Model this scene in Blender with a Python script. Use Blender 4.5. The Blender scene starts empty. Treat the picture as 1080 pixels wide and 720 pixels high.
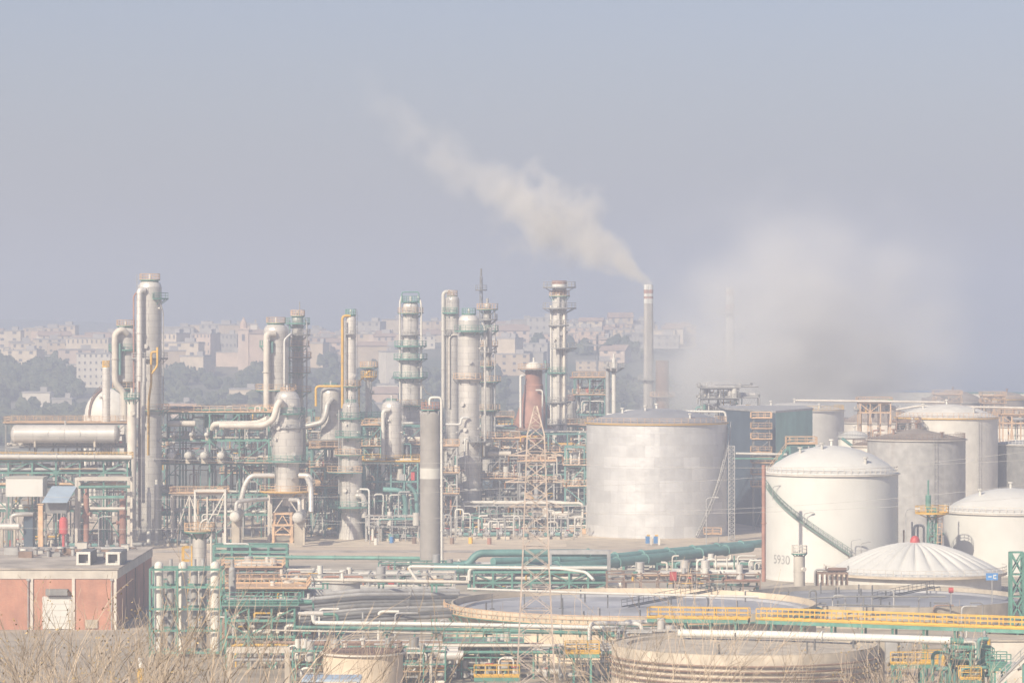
import bpy, math, random
from mathutils import Vector, Matrix
PI = math.pi
C = bpy.context.scene.collection
F, HC, HY, CX = 3600.0, 40.0, 345.0, 540.0     # focal length in photo pixels, eye height, horizon row, centre column
V = Vector

def P(px, py, d): return V(((px-CX)/F*d, d, HC-(py-HY)/F*d))
def G(px, d): return V(((px-CX)/F*d, d, 0.0))
def L(p, d): return p/F*d
def ZY(py, d): return HC-(py-HY)/F*d

# ---------------------------------------------------------------- materials
M = {}
def nt(name):
    m = bpy.data.materials.new(name); m.use_nodes = True
    t = m.node_tree; t.nodes.clear()
    o = t.nodes.new('ShaderNodeOutputMaterial'); b = t.nodes.new('ShaderNodeBsdfPrincipled')
    t.links.new(b.outputs[0], o.inputs[0]); M[name] = m
    return m, t, b
def N(t, kind, **kw):
    n = t.nodes.new(kind)
    for k, v in kw.items():
        if k.startswith('i_'):
            key = k[2:]
            n.inputs[int(key) if key.isdigit() else key].default_value = v
        else: setattr(n, k, v)
    return n
def mulc(t, a, b):      # colour * scalar
    n = N(t, 'ShaderNodeMix', data_type='RGBA', blend_type='MULTIPLY'); n.inputs[0].default_value = 1
    t.links.new(a, n.inputs[6]); t.links.new(b, n.inputs[7]); return n.outputs[2]
def mixc(t, f, a, b):
    n = N(t, 'ShaderNodeMix', data_type='RGBA')
    t.links.new(f, n.inputs[0]) if not isinstance(f, float) else setattr(n.inputs[0], 'default_value', f)
    for s, i in ((a, 6), (b, 7)):
        if isinstance(s, tuple): n.inputs[i].default_value = (*s, 1)
        else: t.links.new(s, n.inputs[i])
    return n.outputs[2]
def ramp(t, src, lo, hi, a=0.0, b=1.0):
    n = N(t, 'ShaderNodeMapRange'); t.links.new(src, n.inputs[0])
    for i, v in ((1, lo), (2, hi), (3, a), (4, b)): n.inputs[i].default_value = v
    return n.outputs[0]
def noise(t, co, scale, detail=4, rough=.55):
    n = N(t, 'ShaderNodeTexNoise'); n.inputs['Scale'].default_value = scale
    n.inputs['Detail'].default_value = detail; n.inputs['Roughness'].default_value = rough
    t.links.new(co, n.inputs['Vector']); return n.outputs['Fac']
def coords(t, sc=(1, 1, 1), rnd=True):
    tc = N(t, 'ShaderNodeTexCoord'); mp = N(t, 'ShaderNodeMapping'); mp.inputs['Scale'].default_value = sc
    t.links.new(tc.outputs['Object'], mp.inputs['Vector'])
    if rnd:
        oi = N(t, 'ShaderNodeObjectInfo'); v = N(t, 'ShaderNodeVectorMath', operation='SCALE')
        v.inputs[0].default_value = (37, 53, 29); t.links.new(oi.outputs['Random'], v.inputs['Scale'])
        t.links.new(v.outputs[0], mp.inputs['Location'])
    return mp.outputs[0]
def paint(name, col, rough=.55, metal=0.0, var=.25, scale=.9, streak=0.0, scol=(.2, .12, .07), bands=0.0, objvar=.22):
    m, t, b = nt(name)
    co = coords(t)
    f = noise(t, co, scale)
    r = ramp(t, f, .3, .7, 1-var, 1+var*.5)
    c = N(t, 'ShaderNodeRGB'); c.outputs[0].default_value = (*col, 1)
    out = mulc(t, c.outputs[0], r)
    oi = N(t, 'ShaderNodeObjectInfo')
    out = mulc(t, out, ramp(t, oi.outputs['Random'], 0, 1, 1-objvar, 1+objvar*.4))
    if bands:
        w = N(t, 'ShaderNodeTexBrick', offset=.5); w.inputs['Scale'].default_value = 1
        w.inputs['Color1'].default_value = (1, 1, 1, 1); w.inputs['Color2'].default_value = (1-bands, 1-bands, 1-bands, 1)
        w.inputs['Mortar'].default_value = (.55, .55, .55, 1); w.inputs['Mortar Size'].default_value = .03
        w.inputs['Brick Width'].default_value = 2.6; w.inputs['Row Height'].default_value = 1.25
        tc = N(t, 'ShaderNodeTexCoord'); s = N(t, 'ShaderNodeSeparateXYZ'); t.links.new(tc.outputs['Object'], s.inputs[0])
        an = N(t, 'ShaderNodeMath', operation='ARCTAN2'); t.links.new(s.outputs[0], an.inputs[0]); t.links.new(s.outputs[1], an.inputs[1])
        sc = N(t, 'ShaderNodeMath', operation='MULTIPLY'); t.links.new(an.outputs[0], sc.inputs[0]); sc.inputs[1].default_value = 2.5
        cb = N(t, 'ShaderNodeCombineXYZ'); t.links.new(sc.outputs[0], cb.inputs[0]); t.links.new(s.outputs[2], cb.inputs[1])
        t.links.new(cb.outputs[0], w.inputs['Vector']); out = mulc(t, out, w.outputs['Color'])
    if streak:
        co2 = coords(t, (1.4, 1.4, .07))
        f2 = ramp(t, noise(t, co2, 1.0, 5, .6), .55, .78, 0, streak)
        out = mixc(t, f2, out, scol)
    t.links.new(out, b.inputs['Base Color'])
    b.inputs['Roughness'].default_value = rough; b.inputs['Metallic'].default_value = metal
    return m
paint('silver', (.70, .66, .60), .42, .22, .14, .35, .2, (.34, .27, .21), bands=.10)
paint('silver_dark', (.58, .55, .50), .48, .2, .18, .4, .3, (.30, .22, .17), bands=.12)
paint('cream', (.68, .62, .53), .6, 0, .2, .5, .3, (.38, .27, .18))
paint('white', (.68, .665, .615), .5, 0, .08, .25, .18, (.45, .38, .30), objvar=.06)
paint('offwhite', (.68, .65, .58), .55, 0, .14, .5, .25, (.4, .3, .22))
paint('grey', (.42, .41, .39), .55, .1, .25, .7, .3)
paint('grey_dark', (.14, .14, .14), .6, .1, .3, .7, .2)
paint('green', (.115, .29, .225), .5, 0, .3, .8, .15, (.12, .12, .09))
paint('teal', (.145, .31, .275), .55, 0, .3, .4, .2, (.1, .12, .12))
paint('yellow', (.72, .43, .06), .5, 0, .2, .8, .15)
paint('orange', (.66, .44, .26), .55, 0, .3, .8, .2)
paint('redpaint', (.50, .07, .06), .5, 0, .2, .8, .1)
paint('rustred', (.38, .19, .135), .65, 0, .3, .5, .4, (.2, .09, .06))
paint('brown', (.26, .155, .11), .7, 0, .3, .5, .3)
paint('rust', (.27, .18, .13), .75, 0, .4, 1.0, .3)
paint('blue', (.07, .23, .50), .5, 0, .2, .8, 0)
paint('slate', (.06, .09, .12), .6, 0, .25, .3, .3, (.14, .17, .19))
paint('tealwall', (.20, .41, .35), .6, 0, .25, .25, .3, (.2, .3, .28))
paint('concrete', (.54, .47, .37), .85, 0, .3, .6, .4, (.25, .2, .16))
paint('tan', (.64, .53, .39), .85, 0, .25, .3, .35, (.35, .27, .2))
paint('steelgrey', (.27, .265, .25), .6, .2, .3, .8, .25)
paint('roofgrey', (.46, .40, .33), .85, 0, .4, .25, .35, (.17, .15, .13))
paint('floatroof', (.42, .42, .43), .6, .15, .35, .12, 0)
paint('brownroof', (.30, .25, .205), .8, 0, .25, .3, 0)
paint('bark', (.44, .36, .28), .9, 0, .35, 3.0, 0, objvar=.35)
paint('dryleaf', (.46, .34, .17), .9, 0, .4, 3.0, 0)
paint('stairgreen', (.22, .31, .26), .55, 0, .25, .8, .2)
paint('pylonpaint', (.50, .41, .34), .7, 0, .3, .8, .25)
paint('black', (.03, .03, .03), .6, 0, .2, 1, 0)
paint('window_dark', (.17, .17, .18), .35, 0, .2, .5, 0)
paint('stackgrey', (.38, .35, .315), .7, 0, .2, .5, .45, (.3, .24, .19))
paint('paleblue', (.42, .52, .62), .5, 0, .15, .5, 0)

def brickwall():
    m, t, b = nt('brick')
    co = coords(t, (1, 1, 1), False)
    s = N(t, 'ShaderNodeSeparateXYZ'); t.links.new(co, s.inputs[0])
    a = N(t, 'ShaderNodeMath', operation='ADD'); t.links.new(s.outputs[0], a.inputs[0]); t.links.new(s.outputs[1], a.inputs[1])
    cb = N(t, 'ShaderNodeCombineXYZ'); t.links.new(a.outputs[0], cb.inputs[0]); t.links.new(s.outputs[2], cb.inputs[1])
    w = N(t, 'ShaderNodeTexBrick'); t.links.new(cb.outputs[0], w.inputs['Vector'])
    w.inputs['Scale'].default_value = 1; w.inputs['Brick Width'].default_value = .26; w.inputs['Row Height'].default_value = .085
    w.inputs['Mortar Size'].default_value = .008
    w.inputs['Color1'].default_value = (.50, .195, .11, 1); w.inputs['Color2'].default_value = (.55, .25, .15, 1); w.inputs['Mortar'].default_value = (.42, .30, .24, 1)
    f = ramp(t, noise(t, co, .35, 5), .3, .7, .75, 1.12)
    st = N(t, 'ShaderNodeMapping'); st.inputs['Scale'].default_value = (1.1, 1, .09); t.links.new(cb.outputs[0], st.inputs['Vector']); st2 = N(t, 'ShaderNodeMapping'); st2.inputs['Scale'].default_value = (.9, .12, 1); t.links.new(cb.outputs[0], st2.inputs['Vector'])
    t.links.new(mixc(t, ramp(t, noise(t, st2.outputs[0], 1, 5, .6), .5, .72, 0, .55), mulc(t, w.outputs['Color'], f), (.30, .15, .11)), b.inputs['Base Color']); b.inputs['Roughness'].default_value = .85
brickwall()
def plates():
    # aluminium tank cladding: colour differs slightly from sheet to sheet, with uneven polish and bumps
    m, t, b = nt('aluminium_plate')
    tc = N(t, 'ShaderNodeTexCoord'); s = N(t, 'ShaderNodeSeparateXYZ'); t.links.new(tc.outputs['Object'], s.inputs[0])
    an = N(t, 'ShaderNodeMath', operation='ARCTAN2'); t.links.new(s.outputs[0], an.inputs[0]); t.links.new(s.outputs[1], an.inputs[1])
    sc = N(t, 'ShaderNodeMath', operation='MULTIPLY'); t.links.new(an.outputs[0], sc.inputs[0]); sc.inputs[1].default_value = 13.5
    cb = N(t, 'ShaderNodeCombineXYZ'); t.links.new(sc.outputs[0], cb.inputs[0]); t.links.new(s.outputs[2], cb.inputs[1])
    w = N(t, 'ShaderNodeTexBrick', offset=.5); t.links.new(cb.outputs[0], w.inputs['Vector'])
    w.inputs['Scale'].default_value = 1; w.inputs['Brick Width'].default_value = 3.6; w.inputs['Row Height'].default_value = 2.2
    w.inputs['Mortar Size'].default_value = .03; w.inputs['Mortar Smooth'].default_value = .6
    w.inputs['Color1'].default_value = (.68, .675, .665, 1); w.inputs['Color2'].default_value = (.54, .535, .525, 1); w.inputs['Mortar'].default_value = (.50, .48, .45, 1)
    f = ramp(t, noise(t, cb.outputs[0], .33, 3), .3, .7, .93, 1.05)
    st = N(t, 'ShaderNodeMapping'); st.inputs['Scale'].default_value = (1.3, .05, 1); t.links.new(cb.outputs[0], st.inputs['Vector'])
    f2 = ramp(t, noise(t, st.outputs[0], 1, 4), .35, .75, 1.02, .95)
    t.links.new(mulc(t, mulc(t, w.outputs['Color'], f), f2), b.inputs['Base Color'])
    b.inputs['Metallic'].default_value = .3
    t.links.new(ramp(t, noise(t, cb.outputs[0], .5, 2), .3, .7, .38, .6), b.inputs['Roughness'])
    bp = N(t, 'ShaderNodeBump'); bp.inputs['Strength'].default_value = .35; bp.inputs['Distance'].default_value = .3
    t.links.new(noise(t, cb.outputs[0], .45, 2), bp.inputs['Height']); t.links.new(bp.outputs[0], b.inputs['Normal'])
plates()
def groundmat():
    m, t, b = nt('ground')
    co = coords(t, (1, 1, 1), False)
    s = N(t, 'ShaderNodeSeparateXYZ'); t.links.new(co, s.inputs[0])
    tan = mixc(t, ramp(t, noise(t, co, .05, 6), .35, .65), (.54, .43, .31), (.68, .56, .42))
    tan = mixc(t, ramp(t, noise(t, co, .4, 5), .5, .75, 0, .6), tan, (.36, .29, .22))
    dark = mixc(t, ramp(t, noise(t, co, .12, 6), .35, .65), (.33, .285, .22), (.54, .47, .37))
    far = mixc(t, ramp(t, noise(t, co, .012, 6), .4, .6), (.08, .10, .06), (.22, .20, .15))
    mpx = N(t, 'ShaderNodeMapping'); mpx.inputs['Scale'].default_value = (.05, .35, 1); t.links.new(co, mpx.inputs['Vector'])
    dark = mixc(t, ramp(t, noise(t, mpx.outputs[0], 1.0, 6), .52, .68, 0, .75), dark, (.15, .135, .115))
    tan = mixc(t, ramp(t, noise(t, mpx.outputs[0], .6, 6), .54, .7, 0, .5), tan, (.30, .255, .21))
    f1 = ramp(t, s.outputs[1], 575, 590)
    f2 = ramp(t, s.outputs[1], 720, 860)
    near = mixc(t, ramp(t, noise(t, co, .25, 5), .35, .65), (.30, .245, .175), (.44, .37, .28))
    f0 = ramp(t, s.outputs[1], 420, 462)
    c = mixc(t, f0, near, dark); c = mixc(t, f1, c, tan); c = mixc(t, f2, c, far)
    t.links.new(c, b.inputs['Base Color']); b.inputs['Roughness'].default_value = .95
groundmat()
def objcol(name, rough=.85):
    m, t, b = nt(name)
    oi = N(t, 'ShaderNodeObjectInfo'); co = coords(t)
    t.links.new(mulc(t, oi.outputs['Color'], ramp(t, noise(t, co, .25, 5), .3, .7, .82, 1.08)), b.inputs['Base Color'])
    b.inputs['Roughness'].default_value = rough
objcol('townwall')
def foliage():
    m, t, b = nt('foliage')
    co = coords(t, (1, 1, 1), False)
    t.links.new(mixc(t, ramp(t, noise(t, co, .08, 5), .35, .65), (.035, .055, .03), (.11, .12, .06)), b.inputs['Base Color'])
    b.inputs['Roughness'].default_value = .9
foliage()
def sea():
    m, t, b = nt('sea')
    b.inputs['Base Color'].default_value = (.05, .09, .13, 1); b.inputs['Roughness'].default_value = .25
    co = coords(t, (1, 1, 1), False); bp = N(t, 'ShaderNodeBump'); bp.inputs['Strength'].default_value = .3
    t.links.new(noise(t, co, .1, 6), bp.inputs['Height']); t.links.new(bp.outputs[0], b.inputs['Normal'])
sea()

# ---------------------------------------------------------------- mesh builder
BASE = {}
class B:
    def __init__(s): s.v = []; s.f = []; s.sm = []
    def add(s, vs, fs, smooth=False):
        k = len(s.v); s.v += [tuple(v) for v in vs]
        for f in fs: s.f.append(tuple(i+k for i in f)); s.sm.append(smooth)
        return s
    def box(s, c, e, rz=0.0):      # centre, full extents
        vs = []
        cz, sz = math.cos(rz), math.sin(rz)
        for z in (-.5, .5):
            for x, y in ((-.5, -.5), (.5, -.5), (.5, .5), (-.5, .5)):
                a, b_ = x*e[0], y*e[1]
                vs.append((c[0]+a*cz-b_*sz, c[1]+a*sz+b_*cz, c[2]+z*e[2]))
        return s.add(vs, [(3, 2, 1, 0), (4, 5, 6, 7), (0, 1, 5, 4), (1, 2, 6, 5), (2, 3, 7, 6), (3, 0, 4, 7)])
    def bb(s, a, b):               # box between two corners
        return s.box([(a[i]+b[i])/2 for i in range(3)], [abs(a[i]-b[i]) for i in range(3)])
    def tube(s, pts, r, n=8, caps=True, smooth=True, r2=None):
        pts = [V(p) for p in pts]; m = len(pts); rings = []
        d0 = (pts[1]-pts[0]).normalized()
        up = V((0, 0, 1)) if abs(d0.z) < .9 else V((0, 1, 0))
        x = d0.cross(up).normalized()
        for i, p in enumerate(pts):
            if i == 0: d = d0
            elif i == m-1: d = (pts[-1]-pts[-2]).normalized()
            else:
                d = ((pts[i+1]-p).normalized()+(p-pts[i-1]).normalized())
                d = d.normalized() if d.length > 1e-6 else (p-pts[i-1]).normalized()
            x = (x-d*x.dot(d)); x = x.normalized() if x.length > 1e-6 else d.orthogonal().normalized()
            y = d.cross(x)
            rr = r if r2 is None else r+(r2-r)*i/(m-1)
            off = PI/n if n == 4 else 0
            rings.append([p+(x*math.cos(2*PI*k/n+off)+y*math.sin(2*PI*k/n+off))*rr for k in range(n)])
        vs = [v for q in rings for v in q]; fs = []
        for i in range(m-1):
            for k in range(n):
                a, b_ = i*n+k, i*n+(k+1) % n
                fs.append((a, b_, b_+n, a+n))
        s.add(vs, fs, smooth and n > 4)
        if caps: s.add(rings[0], [tuple(range(n-1, -1, -1))]); s.add(rings[-1], [tuple(range(n))])
        return s
    def bar(s, a, b, w): return s.tube([a, b], w*.7071, 4)
    def lathe(s, c, prof, n=32, smooth=True, capt=False, capb=False, flat=True):
        # prof: list of (r, z) absolute z, rings around centre c (x, y)
        for (r0, z0), (r1, z1) in zip(prof, prof[1:]):
            vs = []
            for r, z in ((r0, z0), (r1, z1)):
                for k in range(n):
                    a = 2*PI*k/n; vs.append((c[0]+r*math.cos(a), c[1]+r*math.sin(a), z))
            s.add(vs, [(k, (k+1) % n, (k+1) % n+n, k+n) for k in range(n)], smooth)
        for cap, (r, z) in ((capb, prof[0]), (capt, prof[-1])):
            if cap: s.add([(c[0]+r*math.cos(2*PI*k/n), c[1]+r*math.sin(2*PI*k/n), z) for k in range(n)], [tuple(range(n))])
        return s
    def dome(s, c, r, z, h, n=32, m=6):
        # smooth spherical-ish cap with shared vertices
        vs = []; fs = []
        for i in range(m):
            a = i/m*PI/2
            for k in range(n):
                t = 2*PI*k/n; vs.append((c[0]+r*math.cos(a)*math.cos(t), c[1]+r*math.cos(a)*math.sin(t), z+h*math.sin(a)))
        vs.append((c[0], c[1], z+h))
        for i in range(m-1):
            for k in range(n): fs.append((i*n+k, i*n+(k+1) % n, (i+1)*n+(k+1) % n, (i+1)*n+k))
        for k in range(n): fs.append(((m-1)*n+k, (m-1)*n+(k+1) % n, m*n))
        return s.add(vs, fs, True)
    def cap(s, c, r, z, h, n=48, m=5):
        # shallow roof: true spherical cap of rise h
        R = (r*r+h*h)/(2*h); vs = []; fs = []
        a0 = math.asin(min(1, r/R))
        for i in range(m):
            a = a0*(1-i/m); rr = R*math.sin(a); zz = z+h-R+R*math.cos(a)
            for k in range(n):
                t = 2*PI*k/n; vs.append((c[0]+rr*math.cos(t), c[1]+rr*math.sin(t), zz))
        vs.append((c[0], c[1], z+h))
        for i in range(m-1):
            for k in range(n): fs.append((i*n+k, i*n+(k+1) % n, (i+1)*n+(k+1) % n, (i+1)*n+k))
        for k in range(n): fs.append(((m-1)*n+k, (m-1)*n+(k+1) % n, m*n))
        return s.add(vs, fs, True)
    def ring(s, c, r0, r1, z0, z1, a0=0, a1=2*PI, n=24):
        vs = []
        for i in range(n+1):
            a = a0+(a1-a0)*i/n
            for r, z in ((r0, z0), (r1, z0), (r1, z1), (r0, z1)):
                vs.append((c[0]+r*math.cos(a), c[1]+r*math.sin(a), z))
        fs = []
        for i in range(n):
            for k in range(4): fs.append((i*4+k, i*4+(k+1) % 4, i*4+4+(k+1) % 4, i*4+4+k))
        fs += [(3, 2, 1, 0), (n*4, n*4+1, n*4+2, n*4+3)]
        return s.add(vs, fs)
    def build(s, name, mat, parent=None, smooth_all=False):
        me = bpy.data.meshes.new(name); o = bpy.data.objects.new(name, me); C.objects.link(o)
        base = V((0, 0, 0))
        if parent is not None: base = BASE[parent.name]; o.parent = parent
        else:
            n = len(s.v); base = V((sum(v[0] for v in s.v)/n, sum(v[1] for v in s.v)/n, min(v[2] for v in s.v)))
            o.location = base
        BASE[o.name] = base
        me.from_pydata([(v[0]-base.x, v[1]-base.y, v[2]-base.z) for v in s.v], [], s.f)
        me.polygons.foreach_set('use_smooth', s.sm)
        me.materials.append(M[mat]); me.update()
        return o
    def rail(s, pts, h=1.1, step=1.6, t=.07, toe=True, closed=False):
        pts = [V(p) for p in pts]; up = V((0, 0, 1))
        if closed: pts = pts+[pts[0]]
        for a, b in zip(pts, pts[1:]):
            l = (b-a).length
            if l < .01: continue
            k = max(1, round(l/step))
            for i in range(k): q = a+(b-a)*i/k; s.bar(q, q+up*h, t)
            s.bar(a+up*h, b+up*h, t); s.bar(a+up*h*.55, b+up*h*.55, t*.8)
            if toe: s.bar(a+up*.08, b+up*.08, t*1.6)
        s.bar(pts[-1], pts[-1]+up*h, t)
        return s
    def ladder(s, a, b, w=.5, out=(0, -1, 0), t=.06, cage=True):
        a, b = V(a), V(b); o = V(out); d = (b-a).normalized(); side = d.cross(o).normalized()*w/2
        s.bar(a+side, b+side, t); s.bar(a-side, b-side, t)
        k = int((b-a).length/.6)
        for i in range(1, k):
            q = a+d*.6*i; s.bar(q+side, q-side, t*.6)
            if cage and i > 4 and i % 2 == 0:
                e = o*.7; s.tube([q+side, q+side*1.4+e*.6, q+e, q-side*1.4+e*.6, q-side], t*.5, 4)
        return s

def tag(o, label, cat, group=None, kind=None):
    if label: o['label'] = label
    if cat: o['category'] = cat
    if group: o['group'] = group
    if kind: o['kind'] = kind
    return o
def thing(name, label, cat, base, group=None):
    o = bpy.data.objects.new(name, None); C.objects.link(o); o.location = base
    o.empty_display_size = .5; BASE[o.name] = V(base)
    return tag(o, label, cat, group)
def bend(pts, r=None, k=4):        # round the corners of a path
    pts = [V(p) for p in pts]; out = [pts[0]]
    for a, p, b in zip(pts, pts[1:], pts[2:]):
        la, lb = (a-p).length, (b-p).length
        q = min(r or 1.0, la*.45, lb*.45)
        s, e = p+(a-p).normalized()*q, p+(b-p).normalized()*q
        for i in range(k+1):
            t = i/k; out.append(s*(1-t)**2+p*2*t*(1-t)+e*t*t)
    out.append(pts[-1]); return out
def pipe(label, pts, r, mat, name='pipe', cat='pipe', group=None, flanges=True, parent=None, n=8):
    b = B(); q = bend(pts, max(r*3, .5)); b.tube(q, r, n)
    if flanges:
        for a, c in zip(pts, pts[1:]):
            a, c = V(a), V(c); l = (c-a).length; k = int(l/9)
            for i in range(1, k+1):
                m_ = a+(c-a)*i/(k+1); d = (c-a).normalized()*.08
                b.tube([m_-d, m_+d], r*1.25+.03, n)
    o = b.build(name, mat, parent)
    if parent is None: tag(o, label, cat, group)
    elif label: o['label'] = label
    return o
def copy_tree(o, parent=None):
    c = o.copy(); C.objects.link(c)
    if parent is not None: c.parent = parent
    for ch in list(o.children): copy_tree(ch, c)
    return c
random.seed(7)
# ---------------------------------------------------------------- setting
def sst(t): t = max(0, min(1, t)); return t*t*(3-2*t)
def hz(x, y):
    z = 0.0
    if y < 275: z += 30*sst((275-y)/235)
    u = x/max(y, 1)
    side = sst((.078-u)/.035)
    if y > 1150:
        z += side*(31*sst((y-1330)/480)+2.5*math.sin(x*.013+y*.004)*sst((y-1300)/300))
        z -= (1-side)*9*sst((y-1250)/160)
        z += side*16*sst((y-3000)/900)*sst(-(u+.09)/.05+.4)
    return z
def terrain():
    ys = [-60, -20, 20, 60, 100, 140, 180, 220, 250, 280, 320, 380, 450, 550, 650, 800, 950, 1100, 1180]+[1220+30*i for i in range(27)]+[2100, 2250, 2450, 2700, 3000, 3300, 3600, 4000, 4500, 5200, 6000]
    vs = []; fs = []; n = 61
    for y in ys:
        w = max(260, 360+y*.32)
        for i in range(n):
            x = -w+2*w*i/(n-1); vs.append((x, y, hz(x, y)))
    for j in range(len(ys)-1):
        for i in range(n-1): a = j*n+i; fs.append((a, a+1, a+n+1, a+n))
    b = B(); b.add(vs, fs, True); o = b.build('ground', 'ground'); o.data.transform(Matrix.Translation(o.location)); o.location = (0, 0, 0); o['kind'] = 'structure'
terrain()
b = B(); b.add([(-2200, 1150, -4), (2200, 1150, -4), (2200, 6000, -4), (-2200, 6000, -4)], [(0, 1, 2, 3)])
o = b.build('sea', 'sea'); o['kind'] = 'structure'
def strip(name, mat, pts, z):
    b = B(); b.add([(p[0], p[1], z) for p in pts], [tuple(range(len(pts)))]); o = b.build(name, mat); o['kind'] = 'structure'
# plant pavements
strip('pavement', 'tan', [(-140, 622), (20, 622), (20, 668), (-140, 668)], .006)
strip('service_road', 'roofgrey', [(-140, 606), (12, 606), (24, 612), (24, 617), (10, 613), (-140, 613)], .010)
strip('tank_pad', 'tan', [(10, 619), (52, 619), (52, 664), (22, 664), (20, 648), (10, 648)], .014)

# ---- town on the far ridge
COL = {'cream': (.74, .61, .45), 'pale-pink': (.72, .56, .44), 'white': (.80, .72, .60), 'sand': (.64, .50, .35), 'grey': (.46, .42, .37), 'rosy': (.64, .47, .35)}
WIN = {}
def win_mesh(w, h):
    k = (round(w, 1), round(h, 1))
    if k not in WIN:
        b = B(); b.box((0, 0, 0), (w, .25, h)); o = b.build('window', 'window_dark'); me = o.data
        bpy.data.objects.remove(o); WIN[k] = me
    return WIN[k]
def building(name, label, cat, x, y, w, dp, h, colour, roof='flat', wins=(0, 0), group=None, z=None, rz=0.0):
    z = hz(x, y)-.5 if z is None else z
    t = thing(name, label, cat, (x, y, z), group)
    b = B(); b.box((x, y, z+h/2), (w, dp, h)); wl = b.build('wall', 'townwall', t); wl.color = (*COL[colour], 1)
    if roof == 'flat':
        b = B(); b.box((x, y, z+h+.25), (w+.5, dp+.5, .5))
        b.box((x+w*.2, y+dp*.1, z+h+1.4), (w*.25, dp*.3, 1.9)); r = b.build('roof', 'townwall', t); r.color = (.42, .39, .36, 1)
    else:
        b = B(); e = .5; rh = min(w, dp)*.22
        x0, x1, y0, y1 = x-w/2-e, x+w/2+e, y-dp/2-e, y+dp/2+e
        b.add([(x0, y0, z+h), (x1, y0, z+h), (x1, y1, z+h), (x0, y1, z+h), (x0, y, z+h+rh), (x1, y, z+h+rh)],
              [(0, 1, 5, 4), (2, 3, 4, 5), (0, 4, 3), (1, 2, 5), (3, 2, 1, 0)])
        r = b.build('roof', 'townwall', t); r.color = (.46, .33, .25, 1)
    nx, nz = wins
    if nx:
        ww, wh = w/nx*.30, h/nz*.36
        me = win_mesh(ww, wh)
        for i in range(nx):
            for j in range(nz):
                o = bpy.data.objects.new('window', me); C.objects.link(o); o.parent = t
                o.location = (-w/2+w*(i+.5)/nx, -dp/2, h*(j+.55)/nz)
    if rz: t.rotation_euler = (0, 0, rz)
    return t
ORD = 'first second third fourth fifth sixth seventh eighth ninth tenth eleventh twelfth thirteenth fourteenth fifteenth sixteenth seventeenth eighteenth nineteenth twentieth'.split()
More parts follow.
